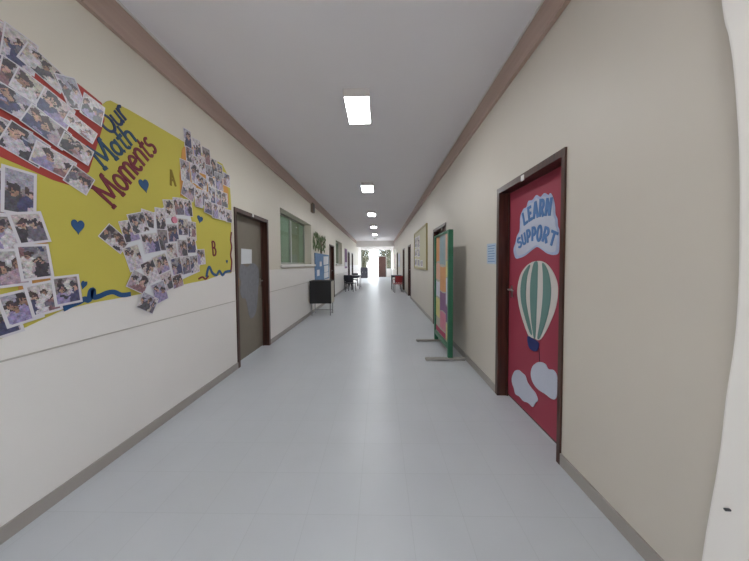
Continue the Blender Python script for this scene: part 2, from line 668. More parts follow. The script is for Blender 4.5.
# pillar at the near right, with a bowed edge
xp = R - 0.13
edge = []
for px, py in ((722, 0), (729, 35), (734, 70), (739, 140), (740, 200), (739, 280), (735, 340), (726, 400), (719, 460), (702, 561)):
    p = hit(px, py, 0, xp); edge.append((p.y, p.z))
edge = [(edge[0][0] + 0.09, HC), (edge[0][0] + 0.05, edge[0][1] + 0.55)] + edge
zl = edge[-1]
edge.append((zl[0] + 0.012, 0.0))
edge = smoothline(edge, 4)
mb = MB()


def PX(u, v, d):
    return Vector((d, u, v))


# rounded arris: two steps of chamfer around the corner
n = len(edge)
prof = [(R, 0.0), (xp + 0.016, 0.0), (xp + 0.007, -0.002), (xp + 0.002, -0.006), (xp, -0.012), (xp, -0.6), (R, -0.6)]
edge = [(a + .008, b) for a, b in edge]
k = len(prof)
vs = []
for (ey, ez) in edge:
    for (x, dy) in prof:
        vs.append((x, (ey + dy) if dy > -0.5 else -0.3, ez))
fs = []
for i in range(n - 1):
    for j in range(k):
        j2 = (j + 1) % k
        fs.append((i * k + j, (i + 1) * k + j, (i + 1) * k + j2, i * k + j2))
fs.append(tuple(range(k))); fs.append(tuple(reversed(range((n - 1) * k, n * k))))
mb.add(vs, fs)
pil = struct('wall_near_pillar', mb, M['pillar'])
q = hit(730.5, 510, 0, xp)
nl = sub('nail', MB().tube([(xp + .005, q.y, q.z), (xp - .012, q.y + .006, q.z - .004)], 0.0045, 6), M['darkmetal'], pil)
nl['label'] = 'small dark nail in the white pillar'


# ------------------------------------------------------------------ doors
def make_door(name, ya, yb, side, leafmat, label):
    """side -1: left wall, +1: right wall"""
    xf = -L if side < 0 else R
    root = struct_root(name, (xf, (ya + yb) / 2, 0), label)

    def bx(mb, d0, d1, y0, y1, z0, z1):       # d measured into the wall
        a, b = xf + side * d0, xf + side * d1
        return mb.box(min(a, b), max(a, b), y0, y1, z0, z1)
    fw, pr_ = 0.055, 0.014
    fn = 0.034 if side > 0 else fw                # near jamb
    f = MB()
    bx(f, -pr_, 0.14, ya + 0.001, ya + fn, 0, ZD - 0.001); bx(f, -pr_, 0.14, yb - fw, yb - 0.001, 0, ZD - 0.001)
    bx(f, -pr_, 0.14, ya + fn, yb - fw, ZD - fw, ZD - 0.001)
    # stop bead
    bx(f, DLEAF - 0.014, DLEAF - 0.002, yb - fw - 0.012, yb - fw, 0.0, ZD - fw)
    sub('door_frame', f, M['darkwood'], root)
    lf = bx(MB(), DLEAF, DLEAF + 0.04, ya + fn, yb - fw, 0.012, ZD - fw)
    sub('door_panel', lf, leafmat, root)
    hx = xf + side * DLEAF
    yh = yb - fw - 0.07
    hm = MB()
    bx(hm, DLEAF - 0.006, DLEAF, yh - 0.018, yh + 0.018, 1.09, 1.21)
    hm.tube([(hx, yh, 1.17), (hx - side * 0.045, yh, 1.17), (hx - side * 0.05, yh - 0.02, 1.17), (hx - side * 0.05, yh - 0.11, 1.168)], 0.008, 8)
    h = sub('door_handle', hm, M['metal'], root)
    h['label'] = 'metal lever door handle'
    return root


for a, b, nm in doorsL:
    make_door(nm, a, b, -1, M['taupe'] if nm == 'door_1' else M['darkwood'], {
        'door_1': 'taupe door in a dark brown frame beside the yellow board'}.get(nm, 'dark brown door further down the left wall'))
for a, b, nm in doorsR:
    make_door(nm, a, b, 1, M['darkwood'], {
        'door_5': 'nearest right door, covered in crimson paper', 'door_6': 'dark door behind the green display stand'}.get(nm, 'dark brown door further down the right wall'))

# small white number plates on the frames
for (px, py, plane, P, lab) in ((252, 215.5, pl, PL, 'tiny white plate on the left door frame above the taupe door'),
                               (524.3, 178, pr, PR, 'tiny white plate on the frame above the crimson door'),
                               (442.5, 229, pr, PR, 'small pale plate on the door frame behind the green display stand')):
    u, v = plane(px, py)
    tag(mk('number_plate', MB().prism(P, [(u - .022, v - .024), (u + .022, v - .024), (u + .022, v + .024), (u - .022, v + .024)], 0.012, 0.019), M['white']), lab, 'door plate')

# ------------------------------------------------------------------ windows
for (ya, yb, z0, z1, nm) in winL:
    root = struct_root(nm, (-L, (ya + yb) / 2, z0))
    x0, x1 = -L - 0.24, -L - 0.19
    f = MB()
    t = 0.045
    f.box(x0, x1, ya, ya + t, z0, z1); f.box(x0, x1, yb - t, yb, z0, z1)
    f.box(x0, x1, ya + t, yb - t, z0, z0 + t); f.box(x0, x1, ya + t, yb - t, z1 - t, z1)
    ym = ya + (yb - ya) * 0.50
    f.box(x0 - .005, x1 + .005, ym - .035, ym + .035, z0 + t, z1 - t)
    sub('window_frame', f, M['frame_al'], root)
    g = MB().box(x0 + .018, x0 + .024, ya + t, ym - .035, z0 + t, z1 - t).box(x0 + .028, x0 + .034, ym + .035, yb - t, z0 + t, z1 - t)
    sub('window_pane', g, M['glass'], root)
    s = MB().bbox(-L - 0.18, -L + 0.045, ya - 0.03, yb + 0.35 if nm == 'window_1' else yb + .1, z0 - 0.065, z0 - 0.002, 0.006)
    s = sub('window_sill', s, M['white'], root)
    # dim classroom behind the glass
    rm = MB()
    X0 = -L - 2.2
    rm.add([(X0, ya - .8, .6), (X0, yb + .8, .6), (X0, yb + .8, 3.1), (X0, ya - .8, 3.1),
            (-L - .251, ya - .8, .6), (-L - .251, yb + .8, .6), (-L - .251, yb + .8, 3.1), (-L - .251, ya - .8, 3.1), (X0, ya - .8, 2.75), (X0, yb + .8, 2.75)],
           [(0, 1, 9, 8), (0, 4, 5, 1), (0, 3, 7, 4), (1, 5, 6, 2)])  # outer wall left open at the top to let sky light in
    rm.add([(X0 + .25, ya - .8, 3.1), (X0 + .25, yb + .8, 3.1), (-L - .251, yb + .8, 3.1), (-L - .251, ya - .8, 3.1)], [(0, 1, 2, 3)])
    r_ = struct('wall_classroom_near' if nm == 'window_1' else 'wall_classroom_far', rm, M['roomdark'])
    # gathered curtains
    for (ca, cb, lab) in ((ya + .02, ya + (yb - ya) * .40, 'dull green curtain drawn at the near side of the'), (ya + (yb - ya) * .68, yb - .02, 'dull green curtain drawn at the far side of the')):
        c = MB()
        nn = 40
        ln = []
        for i in range(nn + 1):
            tt = i / nn
            ln.append((-L - .36 + .03 * math.sin(tt * 38), ca + (cb - ca) * tt))
        vs = [(x, y, z0 - .08) for x, y in ln] + [(x, y, z1 + .08) for x, y in ln]
        N1 = nn + 1
        fs = []
        for i in range(nn):
            fs.append((i, i + 1, N1 + i + 1, N1 + i))
        c.add(vs, fs)
        tag(mk('curtain', c, M['curtain'], smooth=True), lab + (' nearer left window' if nm == 'window_1' else ' farther left window'), 'curtain')

for (ya, yb, z0, z1, nm) in winR + [winN]:
    lf_ = nm == 'added_window_6'
    root = struct_root(nm, (-L if lf_ else R, (ya + yb) / 2, z0))
    x0, x1, t = (-L - .15, -L - .10, .05) if lf_ else (R + .10, R + .15, .05)
    f = MB().box(x0, x1, ya, ya + t, z0, z1).box(x0, x1, yb - t, yb, z0, z1).box(x0, x1, ya + t, yb - t, z0, z0 + t).box(x0, x1, ya + t, yb - t, z1 - t, z1)
    ym = (ya + yb) / 2
    f.box(x0, x1, ym - .03, ym + .03, z0 + t, z1 - t)
    sub('window_frame', f, M['frame_al'], root)
    sub('window_pane', MB().box(x0 + .02, x0 + .026, ya + t, ym - .03, z0 + t, z1 - t).box(x0 + .02, x0 + .026, ym + .03, yb - t, z0 + t, z1 - t), M['clearglass'], root)
    sub('window_sill', MB().bbox(-L - .10 if lf_ else R - .03, -L + .03 if lf_ else R + .10, ya, yb, z0 - .03, z0 - .001, .006), M['white'], root)
struct('wall_back', MB().box(-L - .25, R + .25, Y0 - .2, Y0, 0, HC), M['wall'])

# ------------------------------------------------------------------ ceiling lights
def make_light(xc, yc, label):
    t = thing('ceiling_light', label, 'ceiling light', (xc, yc, HC - .09), 'ceiling light panels')
    w, ln, h = .15, .295, .09
    b = MB()
    zt, zb = HC, HC - h
    b.box(xc - w, xc + w, yc - ln, yc - ln + .012, zb, zt); b.box(xc - w, xc + w, yc + ln - .012, yc + ln, zb, zt)
    b.box(xc - w, xc - w + .012, yc - ln + .012, yc + ln - .012, zb, zt); b.box(xc + w - .012, xc + w, yc - ln + .012, yc + ln - .012, zb, zt)
    sub('housing', b, M['lampbox'], t)
    sub('diffuser', MB().box(xc - w + .0125, xc + w - .0125, yc - ln + .0125, yc + ln - .0125, zb + .002, zb + .03), M['lamp'], t)
    return t


ys = [3.31, 6.68, 10.15, 13.6, 17.1, 20.4]
M_OFF = mat('unlit_diffuser', (0.42, 0.41, 0.42, 1), 0.5)
names = ['nearest', 'second nearest', 'third nearest', 'fourth nearest', 'fifth nearest']
l0 = make_light(-.25, ys[0], 'nearest lit white ceiling light panel, largest in the row down the corridor')
for i in range(1, 5):
    dup(l0, (-.29, ys[i], HC - .09), names[i] + ' lit white ceiling light panel in the row down the corridor')
lo_ = dup(l0, (-.29, ys[5], HC - .09), 'unlit grey ceiling light panel, farthest in the row, before the end beam')
for ch in lo_.children:
    if ch.name.startswith('diffuser'):
        ch.data = ch.data.copy()
        ch.data.materials[0] = M_OFF
dup(l0, (-.31, -.4 - .05, HC - .09), 'lit white ceiling light panel overhead at the near end of the corridor')

# ------------------------------------------------------------------ yellow display on the left wall
bb = thing('bulletin_board', 'large yellow paper wall display with red upper corner on the left wall', 'wall display', PL(2.0, 1.2, 0))
top = [(103, 104), (106, 101.5), (110, 100.5), (129, 110), (155, 125), (178, 138.5), (200, 152), (222, 164), (229, 178), (231, 205), (231, 240), (231, 273)]
bot = [(222, 274), (206, 280), (190, 283), (165, 289), (130, 296), (96, 302), (62, 310), (30, 325), (0, 339)]
poly = [pl(*p) for p in top] + [pl(*p) for p in bot]
poly += [(.75, pl(0, 339)[1]), (.75, pl(0, 120)[1]), pl(30, 130), pl(60, 140), pl(85, 110)]
sub('yellow_paper', MB().prism(PL, poly, 0.0008, 0.004), M['yellow'], bb)
red = [pl(*p) for p in [(0, 20), (30, 46), (48, 64), (60, 75), (75, 82), (90, 94), (101, 103), (104, 120), (95, 150), (88, 172), (68, 185), (52, 180), (30, 170), (0, 157)]] + [(.75, pl(0, 157)[1]), (.75, pl(0, 20)[1])]
rp = sub('red_paper', MB().prism(PL, red, 0.0042, 0.006), M['redpaper'], bb); rp['label'] = 'red backing paper'
rp = sub('orange_paper', MB().prism(PL, [pl(*p) for p in [(28, 205), (33, 216), (46, 240), (50, 258), (53, 275), (58, 300), (20, 300), (10, 250), (10, 205)]], 0.0042, 0.0055), M['orange'], bb)
rp['label'] = 'orange backing strip behind the lower photos'
rp = sub('orange_paper', MB().prism(PL, [pl(*p) for p in [(181.5, 150), (186, 142), (205, 158), (222, 176), (228, 190), (228.5, 204), (224, 210), (200, 200), (180, 196), (179, 176)]], 0.0042, 0.0055), M['orange'], bb)
rp['label'] = 'orange backing behind the right photos'
bl = sub('pale_paper', MB().prism(PL, [pl(*p) for p in [(118, 240), (134, 222), (166, 206), (186, 200), (192, 225), (196, 246), (200, 262), (198, 272), (176, 282), (160, 296), (146, 300)]], 0.0042, 0.0055), M['paper'], bb)
bl['label'] = 'white backing paper behind the middle photos'

# wavy cut-paper borders
def border(pts, w, m, lab):
    ln = smoothline([pl(*p) for p in pts], 5)
    tag(mk('paper_border', MB().ribbon(PL, ln, w, 0.0045, 0.0075), m), lab, 'paper border')


border([(62, 309), (70, 305), (78, 302), (84, 299), (88, 300), (90, 292), (92, 290), (93, 297), (99, 296), (106, 293), (113, 292), (121, 295), (130, 294)], .036, M['blueheart'],
       'wavy blue paper strip along the bottom of the yellow display, left of middle photos')
border([(206, 277), (207, 271), (209, 267), (212, 273), (216, 275), (219, 271), (222, 275), (225, 272), (230, 271)], .034, M['blueheart'],
       'short wavy blue paper strip at the lower right corner of the yellow display')
border([(198, 279), (202, 277), (205, 279), (208, 276)], .02, M['maroon'], 'short dark red paper strip at the bottom right of the middle photos')
border([(231, 232), (230.2, 240), (231.2, 247), (230.2, 255), (231.3, 262), (230.4, 272)], .028, M['maroon'], 'wavy dark red strip down the right edge of the yellow display')


def heart(px, py, w, h, m, lab, tilt=0.0, name='paper_heart'):
    cu, cv = pl(px, py)
    pts = []
    for i in range(28):
        t = 2 * PI * i / 28
        x = 16 * math.sin(t) ** 3 / 32 * w
        y = (13 * math.cos(t) - 5 * math.cos(2 * t) - 2 * math.cos(3 * t) - math.cos(4 * t)) / 30 * h
        c, s = math.cos(tilt), math.sin(tilt)
        pts.append((cu + x * c - y * s, cv + x * s + y * c))
    tag(mk(name, MB().prism(PL, pts, 0.0045, 0.008), m), lab, 'paper heart')


heart(77, 226, .075, .10, M['blueheart'], 'blue paper heart on bare yellow paper, left of the middle photos')
heart(143.5, 185, .095, .115, M['blueheart'], 'blue paper heart just right of the word Moments', .3)
heart(199.5, 219, .09, .085, M['blueheart'], 'blue paper heart between the middle and the right photos', -.15)
heart(83, 284.5, .035, .06, M['blueheart'], 'tiny blue paper drop above the wavy blue strip', -.3, 'paper_drop')
heart(226.5, 261.5, .04, .05, M['blueheart'], 'tiny dark blue paper heart at lower right of the yellow display', 0)

# ------------------------------------------------------------------ stroke lettering
def arc(cx, cy, rx, ry, a0, a1, n=14):
    return [(cx + rx * math.cos(math.radians(a0 + (a1 - a0) * i / n)), cy + ry * math.sin(math.radians(a0 + (a1 - a0) * i / n))) for i in range(n + 1)]


GL = {  # glyph: (advance, strokes)
    'O': (.80, [arc(.36, .5, .32, .48, 0, 360, 24)]),
    'u': (.62, [[(.06, .62), (.06, .25)] + arc(.26, .22, .20, .20, 180, 330, 8), [(.48, .64), (.48, .1), (.55, .0)]]),
    'r': (.46, [[(.08, .66), (.12, 0)], [(.11, .40)] + arc(.30, .42, .18, .22, 170, 45, 8)]),
    'M': (1.02, [[(.08, 0), (.14, 1)], [(.14, 1), (.47, .18)], [(.47, .18), (.80, 1)], [(.80, 1), (.88, 0)],
                 [(-.03, 0), (.19, 0)], [(.77, 0), (.99, 0)], [(.03, 1), (.18, 1)], [(.76, 1), (.91, 1)]]),
    'a': (.56, [arc(.23, .28, .19, .25, 0, 360, 18), [(.43, .58), (.43, .08), (.52, 0)]]),
    't': (.42, [[(.18, .88), (.17, .15)] + arc(.28, .14, .11, .14, 180, 320, 6), [(.02, .60), (.38, .64)]]),
    'h': (.58, [[(.08, 1), (.08, 0)], [(.08, .38)] + arc(.28, .40, .19, .20, 160, 0, 8) + [(.47, 0)]]),
    'o': (.56, [arc(.25, .30, .21, .28, 0, 360, 18)]),
    'm': (.84, [[(.06, .60), (.06, 0)], [(.06, .38)] + arc(.24, .42, .16, .17, 160, 0, 8) + [(.40, 0)], [(.40, .38)] + arc(.57, .42, .16, .17, 160, 0, 8) + [(.74, 0)]]),
    'e': (.54, [[(.06, .32), (.44, .36)] + arc(.25, .31, .20, .28, 12, 315, 18)]),
    'n': (.58, [[(.06, .60), (.06, 0)], [(.06, .38)] + arc(.27, .40, .19, .20, 160, 0, 8) + [(.46, 0)]]),
    's': (.48, [arc(.24, .44, .15, .14, 40, 270, 10) + arc(.22, .15, .17, .15, 90, -140, 10)]),
    'A': (.80, [[(.05, 0), (.38, 1)], [(.38, 1), (.72, 0)], [(.18, .36), (.58, .36)]]),
    'B': (.66, [[(.10, 0), (.10, 1)], [(.10, 1), (.26, 1)] + arc(.28, .77, .22, .23, 90, -90, 8) + [(.10, .54)], [(.26, .54)] + arc(.30, .27, .26, .27, 90, -90, 8) + [(.10, 0)]]),
    'L': (.55, [[(.10, 1), (.10, .06)], [(.02, .09), (.50, .09)]]),
    'E': (.60, [[(.10, 1), (.10, 0)], [(.02, .91), (.52, .91)], [(.10, .5), (.46, .5)], [(.02, .09), (.54, .09)]]),
    'R': (.68, [[(.10, 0), (.10, 1)], [(.02, .91), (.28, .91)] + arc(.30, .68, .22, .23, 90, -90, 8) + [(.10, .45)], [(.26, .45), (.58, 0)]]),
    'N': (.72, [[(.10, 0), (.10, 1)], [(.10, .96), (.58, .04)], [(.58, 0), (.58, 1)]]),
    'S': (.62, [arc(.30, .71, .22, .20, 30, 270, 12) + arc(.30, .29, .23, .22, 90, -150, 12)]),
    'U': (.68, [[(.10, 1), (.10, .34)] + arc(.34, .32, .24, .24, 180, 360, 10) + [(.58, 1)]]),
    'P': (.62, [[(.10, 0), (.10, 1)], [(.02, .91), (.28, .91)] + arc(.30, .66, .22, .25, 90, -90, 8) + [(.10, .41)]]),
    'T': (.62, [[(.31, 1), (.31, 0)], [(.0, .91), (.62, .91)]]),
}


def glyph(ch, P, org, ang, hgt, wsc, sw, d0, d1, taper=0.0):
    mb = MB()
    c, s = math.cos(ang), math.sin(ang)
    for si, st in enumerate(GL[ch][1]):
        pts = []
        for x, y in st:
            x, y = x * hgt * wsc, y * hgt
            pts.append((org[0] + x * c - y * s, org[1] + x * s + y * c))
        n = len(pts)
        w = [sw * hgt * (1 + taper * (i / max(1, n - 1) - .5)) for i in range(n)]
        mb.ribbon(P, pts, w, d0, d1 + .0003 * si)
    return mb


def word(text, plane, P, start, end, hgt, sw, m, cat_label, d0=.0062, d1=.010):
    a, b = plane(*start), plane(*end)
    ang = math.atan2(b[1] - a[1], b[0] - a[0])
    ln = math.hypot(b[0] - a[0], b[1] - a[1])
    adv = sum(GL[c][0] for c in text)
    wsc = ln / (adv * hgt)
    x = 0
    for i, ch in enumerate(text):
        org = (a[0] + math.cos(ang) * x, a[1] + math.sin(ang) * x)
        k_h = 1.22 if ch.islower() and ch not in 'th' else 1.06
        o = mk('paper_letter', glyph(ch, P, org, ang, hgt * k_h, wsc / k_h, sw / k_h, d0, d1, .25), m)
        tag(o, cat_label % ch if '%' in cat_label else cat_label, 'paper letter', 'letters of the display title')
        k = text[:i].count(ch) + 1
        yield o, ch, i
        x += GL[ch][0] * hgt * wsc


ORD = ['first', 'second', 'third', 'fourth', 'fifth', 'sixth', 'last']
for wd, st, en, hg, sw, m, colr in (('Our', (109.5, 135), (128.5, 117), .112, .17, M['navy'], 'dark navy'),
                                   ('Math', (103, 169.5), (137, 140.5), .14, .15, M['teal'], 'dark teal blue'),
                                   ('Moments', (112, 208), (156.5, 149), .17, .14, M['maroon'], 'dark red')):
    for o, ch, i in word(wd, pl, PL, st, en, hg, sw, m, ''):
        pos = 'last' if i == len(wd) - 1 else ORD[i]
        kind = 'capital' if ch.isupper() else 'small'
        o['label'] = '%s cut paper %s letter %s, %s letter of the word %s' % (colr, kind, ch, pos, wd)
u, v = pl(169.8, 185.5)
tag(mk('paper_letter', glyph('A', PL, (u, v), .15, .15, .62, .14, .0045, .008), M['olive']), 'olive brown letter A on the yellow display left of the right photos', 'paper letter')
u, v = pl(212.2, 255.5)
tag(mk('paper_letter', glyph('B', PL, (u, v), .1, .165, .72, .13, .0045, .008), M['maroon']), 'dark red letter B near the lower right of the yellow display', 'paper letter')

# ------------------------------------------------------------------ photo prints
SKIN = [(.50, .30, .22), (.42, .23, .16), (.56, .36, .28), (.33, .18, .12)]
HAIR = [(.02, .014, .012), (.035, .02, .015), (.06, .03, .02), (.012, .012, .02)]
CLOTH = [(.55, .50, .58), (.03, .04, .12), (.24, .11, .12), (.60, .56, .55), (.05, .05, .06), (.30, .25, .45), (.42, .30, .36), (.13, .12, .16), (.02, .02, .025), (.62, .58, .62)]
BACK = [(.55, .46, .47), (.60, .54, .56), (.42, .38, .40), (.50, .44, .38), (.36, .34, .42), (.24, .20, .20), (.56, .50, .50), (.30, .28, .30)]


def paint(nx, ny, w, h, r, tint):
    """colours of a printed snapshot: a few people before a cluttered wall"""
    bg, bg2, fg = r.choice(BACK), r.choice(BACK), r.choice(CLOTH)
    ppl = []
    npl = r.choice([1, 2, 2, 3]) if w < h else r.choice([2, 3, 3, 4])
    for i in range(npl):
        cx = (i + .5) / npl * w + r.uniform(-.12, .12) * w
        cy = h * r.uniform(.45, .75)
        rr = min(w / npl * .40, h * .20) * r.uniform(.7, 1.25)
        ppl.append((cx, cy, rr, r.choice(SKIN), r.choice(HAIR), r.choice(CLOTH), r.uniform(-.7, .7), r.uniform(.15, .6)))
    blobs = [(r.uniform(0, w), r.uniform(0, h), r.uniform(.10, .28) * w, r.uniform(.06, .2) * h, r.choice(CLOTH + HAIR)) for _ in range(5)]
    ph = [r.uniform(0, 6.28) for _ in range(8)]
    hz = r.uniform(.35, .6)
    cols = []
    for j in range(ny):
        for i in range(nx):
            x0, y0 = (i + .5) / nx * w, (j + .5) / ny * h
            k = 2 * PI / max(w, h)
            x = x0 + .045 * w * (math.sin(k * 2.3 * y0 + ph[0]) + .6 * math.sin(k * 5.1 * y0 + k * 3 * x0 + ph[1]))
            y = y0 + .045 * h * (math.sin(k * 2.9 * x0 + ph[2]) + .6 * math.sin(k * 4.7 * x0 - k * 3 * y0 + ph[3]))
            c = bg if y > h * hz else bg2
            for (bx_, by_, ba, bb_, bc) in blobs[:3]:
                if ((x - bx_) / ba) ** 2 + ((y - by_) / bb_) ** 2 < 1:
                    c = bc
            for (cx, cy, rr, sk, ha, cl, lean, hl) in ppl:
                bxc = cx + lean * (cy - y) * .5
                if y < cy - rr * .7 and abs(x - bxc) < rr * (1.0 + 1.1 * min(1, (cy - rr * .7 - y) / (rr * 1.2))):
                    c = cl
                if math.hypot(x - cx + lean * rr * .2, (y - cy - rr * hl) * .85) < rr * 1.06:
                    c = ha
                if math.hypot((x - cx) * 1.2, y - cy + rr * .25) < rr * .78:
                    c = sk
                    if math.hypot(x - cx - rr * .3, y - cy + rr * .05) < rr * .14 or math.hypot(x - cx + rr * .3, y - cy + rr * .05) < rr * .14:
                        c = ha
            for (bx_, by_, ba, bb_, bc) in blobs[3:]:
                if by_ < h * .4 and ((x - bx_) / ba) ** 2 + ((y - by_) / bb_) ** 2 < .7:
                    c = bc
            f = 1 + .22 * math.sin(k * 3.7 * x0 + ph[4]) * math.sin(k * 3.1 * y0 + ph[5]) + r.uniform(-.16, .16)
            cols.append(tuple(min(1, max(0, (c[q] * (1 - tint[3]) + tint[q] * tint[3]) * f)) for q in range(3)) + (1,))
    return cols


PLACED = []


def corners(cu, cv, w, h, a):
    c, s = math.cos(a), math.sin(a)
    return [(cu + x * c - y * s, cv + x * s + y * c) for x, y in ((-w / 2, -h / 2), (w / 2, -h / 2), (w / 2, h / 2), (-w / 2, h / 2))]


def quad_overlap(A, B):
    for Q in (A, B):
        for i in range(4):
            ex, ey = Q[(i + 1) % 4][0] - Q[i][0], Q[(i + 1) % 4][1] - Q[i][1]
            nx, ny = -ey, ex
            pa = [p[0] * nx + p[1] * ny for p in A]
            pb = [p[0] * nx + p[1] * ny for p in B]
            if max(pa) <= min(pb) or max(pb) <= min(pa):
                return False
    return True


def print_photo(cu, cv, w, h, ang, P, label, group, border_w=.007, bottom=0.0, base=.0068, seed=0, name='photo_print', tint=(.38, .33, .40, .14), res=.0078):
    q = corners(cu, cv, w, h, ang)
    lay = 0
    for (q2, l2, P2) in PLACED:
        if P2 is P and quad_overlap(q, q2):
            lay = max(lay, l2 + 1)
    PLACED.append((q, lay, P))
    d0 = base + lay * .0016
    ctr = P(cu, cv, d0)
    t = mk(name, MB().prism(P, q, d0, d0 + .0009), M['print_border'], base=ctr)
    tag(t, label, 'photo', group)
    r = random.Random(seed * 7 + 3)
    iw, ih = w - 2 * border_w, h - 2 * border_w - bottom
    nx, ny = max(3, int(iw / res)), max(3, int(ih / res))
    cols = paint(nx, ny, iw, ih, r, tint)
    c, s = math.cos(ang), math.sin(ang)
    mb_ = MB()
    vs, fs = [], []
    for j in range(ny + 1):
        for i in range(nx + 1):
            x = -w / 2 + border_w + iw * i / nx
            y = -h / 2 + border_w + bottom + ih * j / ny
            vs.append(P(cu + x * c - y * s, cv + x * s + y * c, d0 + .0013))
    for j in range(ny):
        for i in range(nx):
            a = j * (nx + 1) + i
            fs.append((a, a + 1, a + nx + 2, a + nx + 1))
    mb_.add(vs, fs)
    p = sub('picture', mb_, M['print'], t)
    me = p.data
    at = me.color_attributes.new('Print', 'FLOAT_COLOR', 'CORNER')
    for pi, poly_ in enumerate(me.polygons):
        for li in poly_.loop_indices:
            at.data[li].color = cols[pi]
    p['label'] = 'snapshot of people inside the white border'
    return t


def rot_from(pa, pb):
    """wall angle of the line between two pixels"""
    a, b = pl(*pa), pl(*pb)
    return math.atan2(b[1] - a[1], b[0] - a[0])


def rows(cluster_name, rws, group, seed0, words):
    """rws: list of rows, each a list of (px, py, w, h, angle) from the left"""
    k = seed0
    nr = len(rws)
    rn = ['top row', 'second row', 'third row', 'fourth row', 'fifth row', 'sixth row', 'seventh row']
    for ri, row in enumerate(rws):
        rname = rn[ri] if ri < nr - 1 or nr == 1 else 'bottom row'
        for ci, (px, py, w, h, a) in enumerate(row):
            n = len(row)
            pos = 'only print' if n == 1 else ('leftmost' if ci == 0 else ('rightmost' if ci == n - 1 else ORD[ci] + ' from left'))
            look = 'upright' if (h >= w) else 'sideways'
            if abs(a) > 12:
                look = 'tilted'
            lab = '%s white-bordered photo, %s in the %s of the %s' % (look, pos, rname, words)
            cu, cv = pl(px, py)
            k_s = {'red': 1.40, 'lowleft': 1.24, 'mid': 1.32, 'right': 1.27}[cluster_name] * (.86 if cluster_name == 'red' and px >= 69 else 1)
            w, h = w * k_s, h * k_s
            print_photo(cu, cv, w, h, math.radians(a), PL, lab, group, seed=k, border_w=.006 if cluster_name != 'lowleft' else .014, res=.0058 if cluster_name in ('red', 'lowleft') else .0078)
            k += 1


G1 = 'photo prints on the red paper'
rows('red', [
    [(2, 42, .10, .15, -6), (18.5, 50, .10, .14, -8), (43, 69, .15, .095, -22), (70, 93, .10, .155, 22), (91, 110, .115, .13, -12)],
    [(13, 77, .085, .11, -10), (31, 90, .12, .10, -18), (54, 109, .12, .115, -20), (79, 128, .15, .08, -22)],
    [(6, 100, .15, .10, -12), (45, 128, .15, .10, -24), (74, 149, .15, .10, -20)],
    [(4, 132, .15, .10, -8), (24, 145, .13, .12, -22), (53, 162, .15, .10, -16), (78, 180, .12, .115, -26)],
], G1, 100, 'red-backed photos')
G2 = 'photo prints at the lower left'
rows('lowleft', [
    [(1, 192, .09, .20, 0), (18, 192, .115, .205, -3)],
    [(6, 233, .13, .16, 8), (28, 228, .12, .145, 14)],
    [(7, 268, .13, .165, 5), (33, 262, .12, .165, 6)],
    [(2, 322, .11, .13, 10), (20, 307, .13, .15, 12), (42, 298, .12, .155, 10), (65, 290, .12, .15, 5)],
], G2, 200, 'lower left photos')
G3 = 'photo prints in the middle of the yellow display'
rows('mid', [
    [(147, 219, .10, .11, -5), (160, 219, .085, .15, 4), (169, 209, .10, .13, 12), (178, 206.5, .10, .13, 10), (187, 208, .09, .13, 5)],
    [(114, 239, .15, .10, -38), (129, 231, .105, .13, 18), (137.5, 223, .12, .125, 20), (162, 240, .09, .15, 4), (172, 233, .10, .13, 8), (182, 227, .11, .13, 5), (191, 231, .09, .15, 2)],
    [(150, 243, .13, .13, 12), (171, 252, .10, .13, 8), (181.5, 248, .10, .13, 5), (190, 245, .10, .13, 4)],
    [(133, 258, .105, .15, 18), (160, 264, .12, .13, 20), (175.5, 267, .10, .14, 12), (185, 265, .10, .14, 10), (193, 264, .10, .14, 8), (199.5, 257, .10, .13, 6)],
    [(149, 272, .105, .15, 22), (166, 281, .105, .13, 18), (176, 281, .10, .10, 12)],
    [(137, 282, .13, .115, -28), (158, 292, .11, .14, 16)],
    [(146, 303, .13, .11, -30)],
], G3, 300, 'middle photos')
G4 = 'photo prints at the right of the yellow display'
rows('right', [
    [(187, 139, .085, .15, 4), (196.5, 149, .10, .16, 6), (206, 157, .11, .16, 6), (213.5, 168, .11, .17, 4), (219, 171, .09, .13, 4)],
    [(188.8, 155, .085, .12, 2), (194.5, 162.5, .085, .11, 2), (201, 165, .10, .15, 5), (208, 174, .10, .16, 6), (218, 181.5, .12, .17, 6), (226, 180, .12, .13, 0)],
    [(184.5, 171, .10, .17, 4), (194, 174, .11, .16, 8), (200, 182, .15, .11, -12), (210.5, 185, .11, .14, 4)],
    [(187.5, 190, .14, .15, -16), (197.3, 198, .10, .16, 3), (204.5, 199, .10, .14, 2), (210.5, 195.5, .10, .15, 2), (217, 198, .10, .16, 2), (224, 200, .11, .15, 2)],
    [(207, 207.5, .12, .12, -6), (213.5, 211, .10, .14, 2), (220.5, 213, .11, .14, 2), (227, 216, .11, .13, 2)],
], G4, 400, 'orange-backed right photos')
u, v = pl(173, 220)
tag(mk('paper_dot', MB().prism(PL, [(u + .032 * math.cos(2 * PI * i / 20), v + .032 * math.sin(2 * PI * i / 20)) for i in range(20)], .0085, .0185), M['art_pk']), 'small round pink paper dot among the middle photos', 'paper dot')

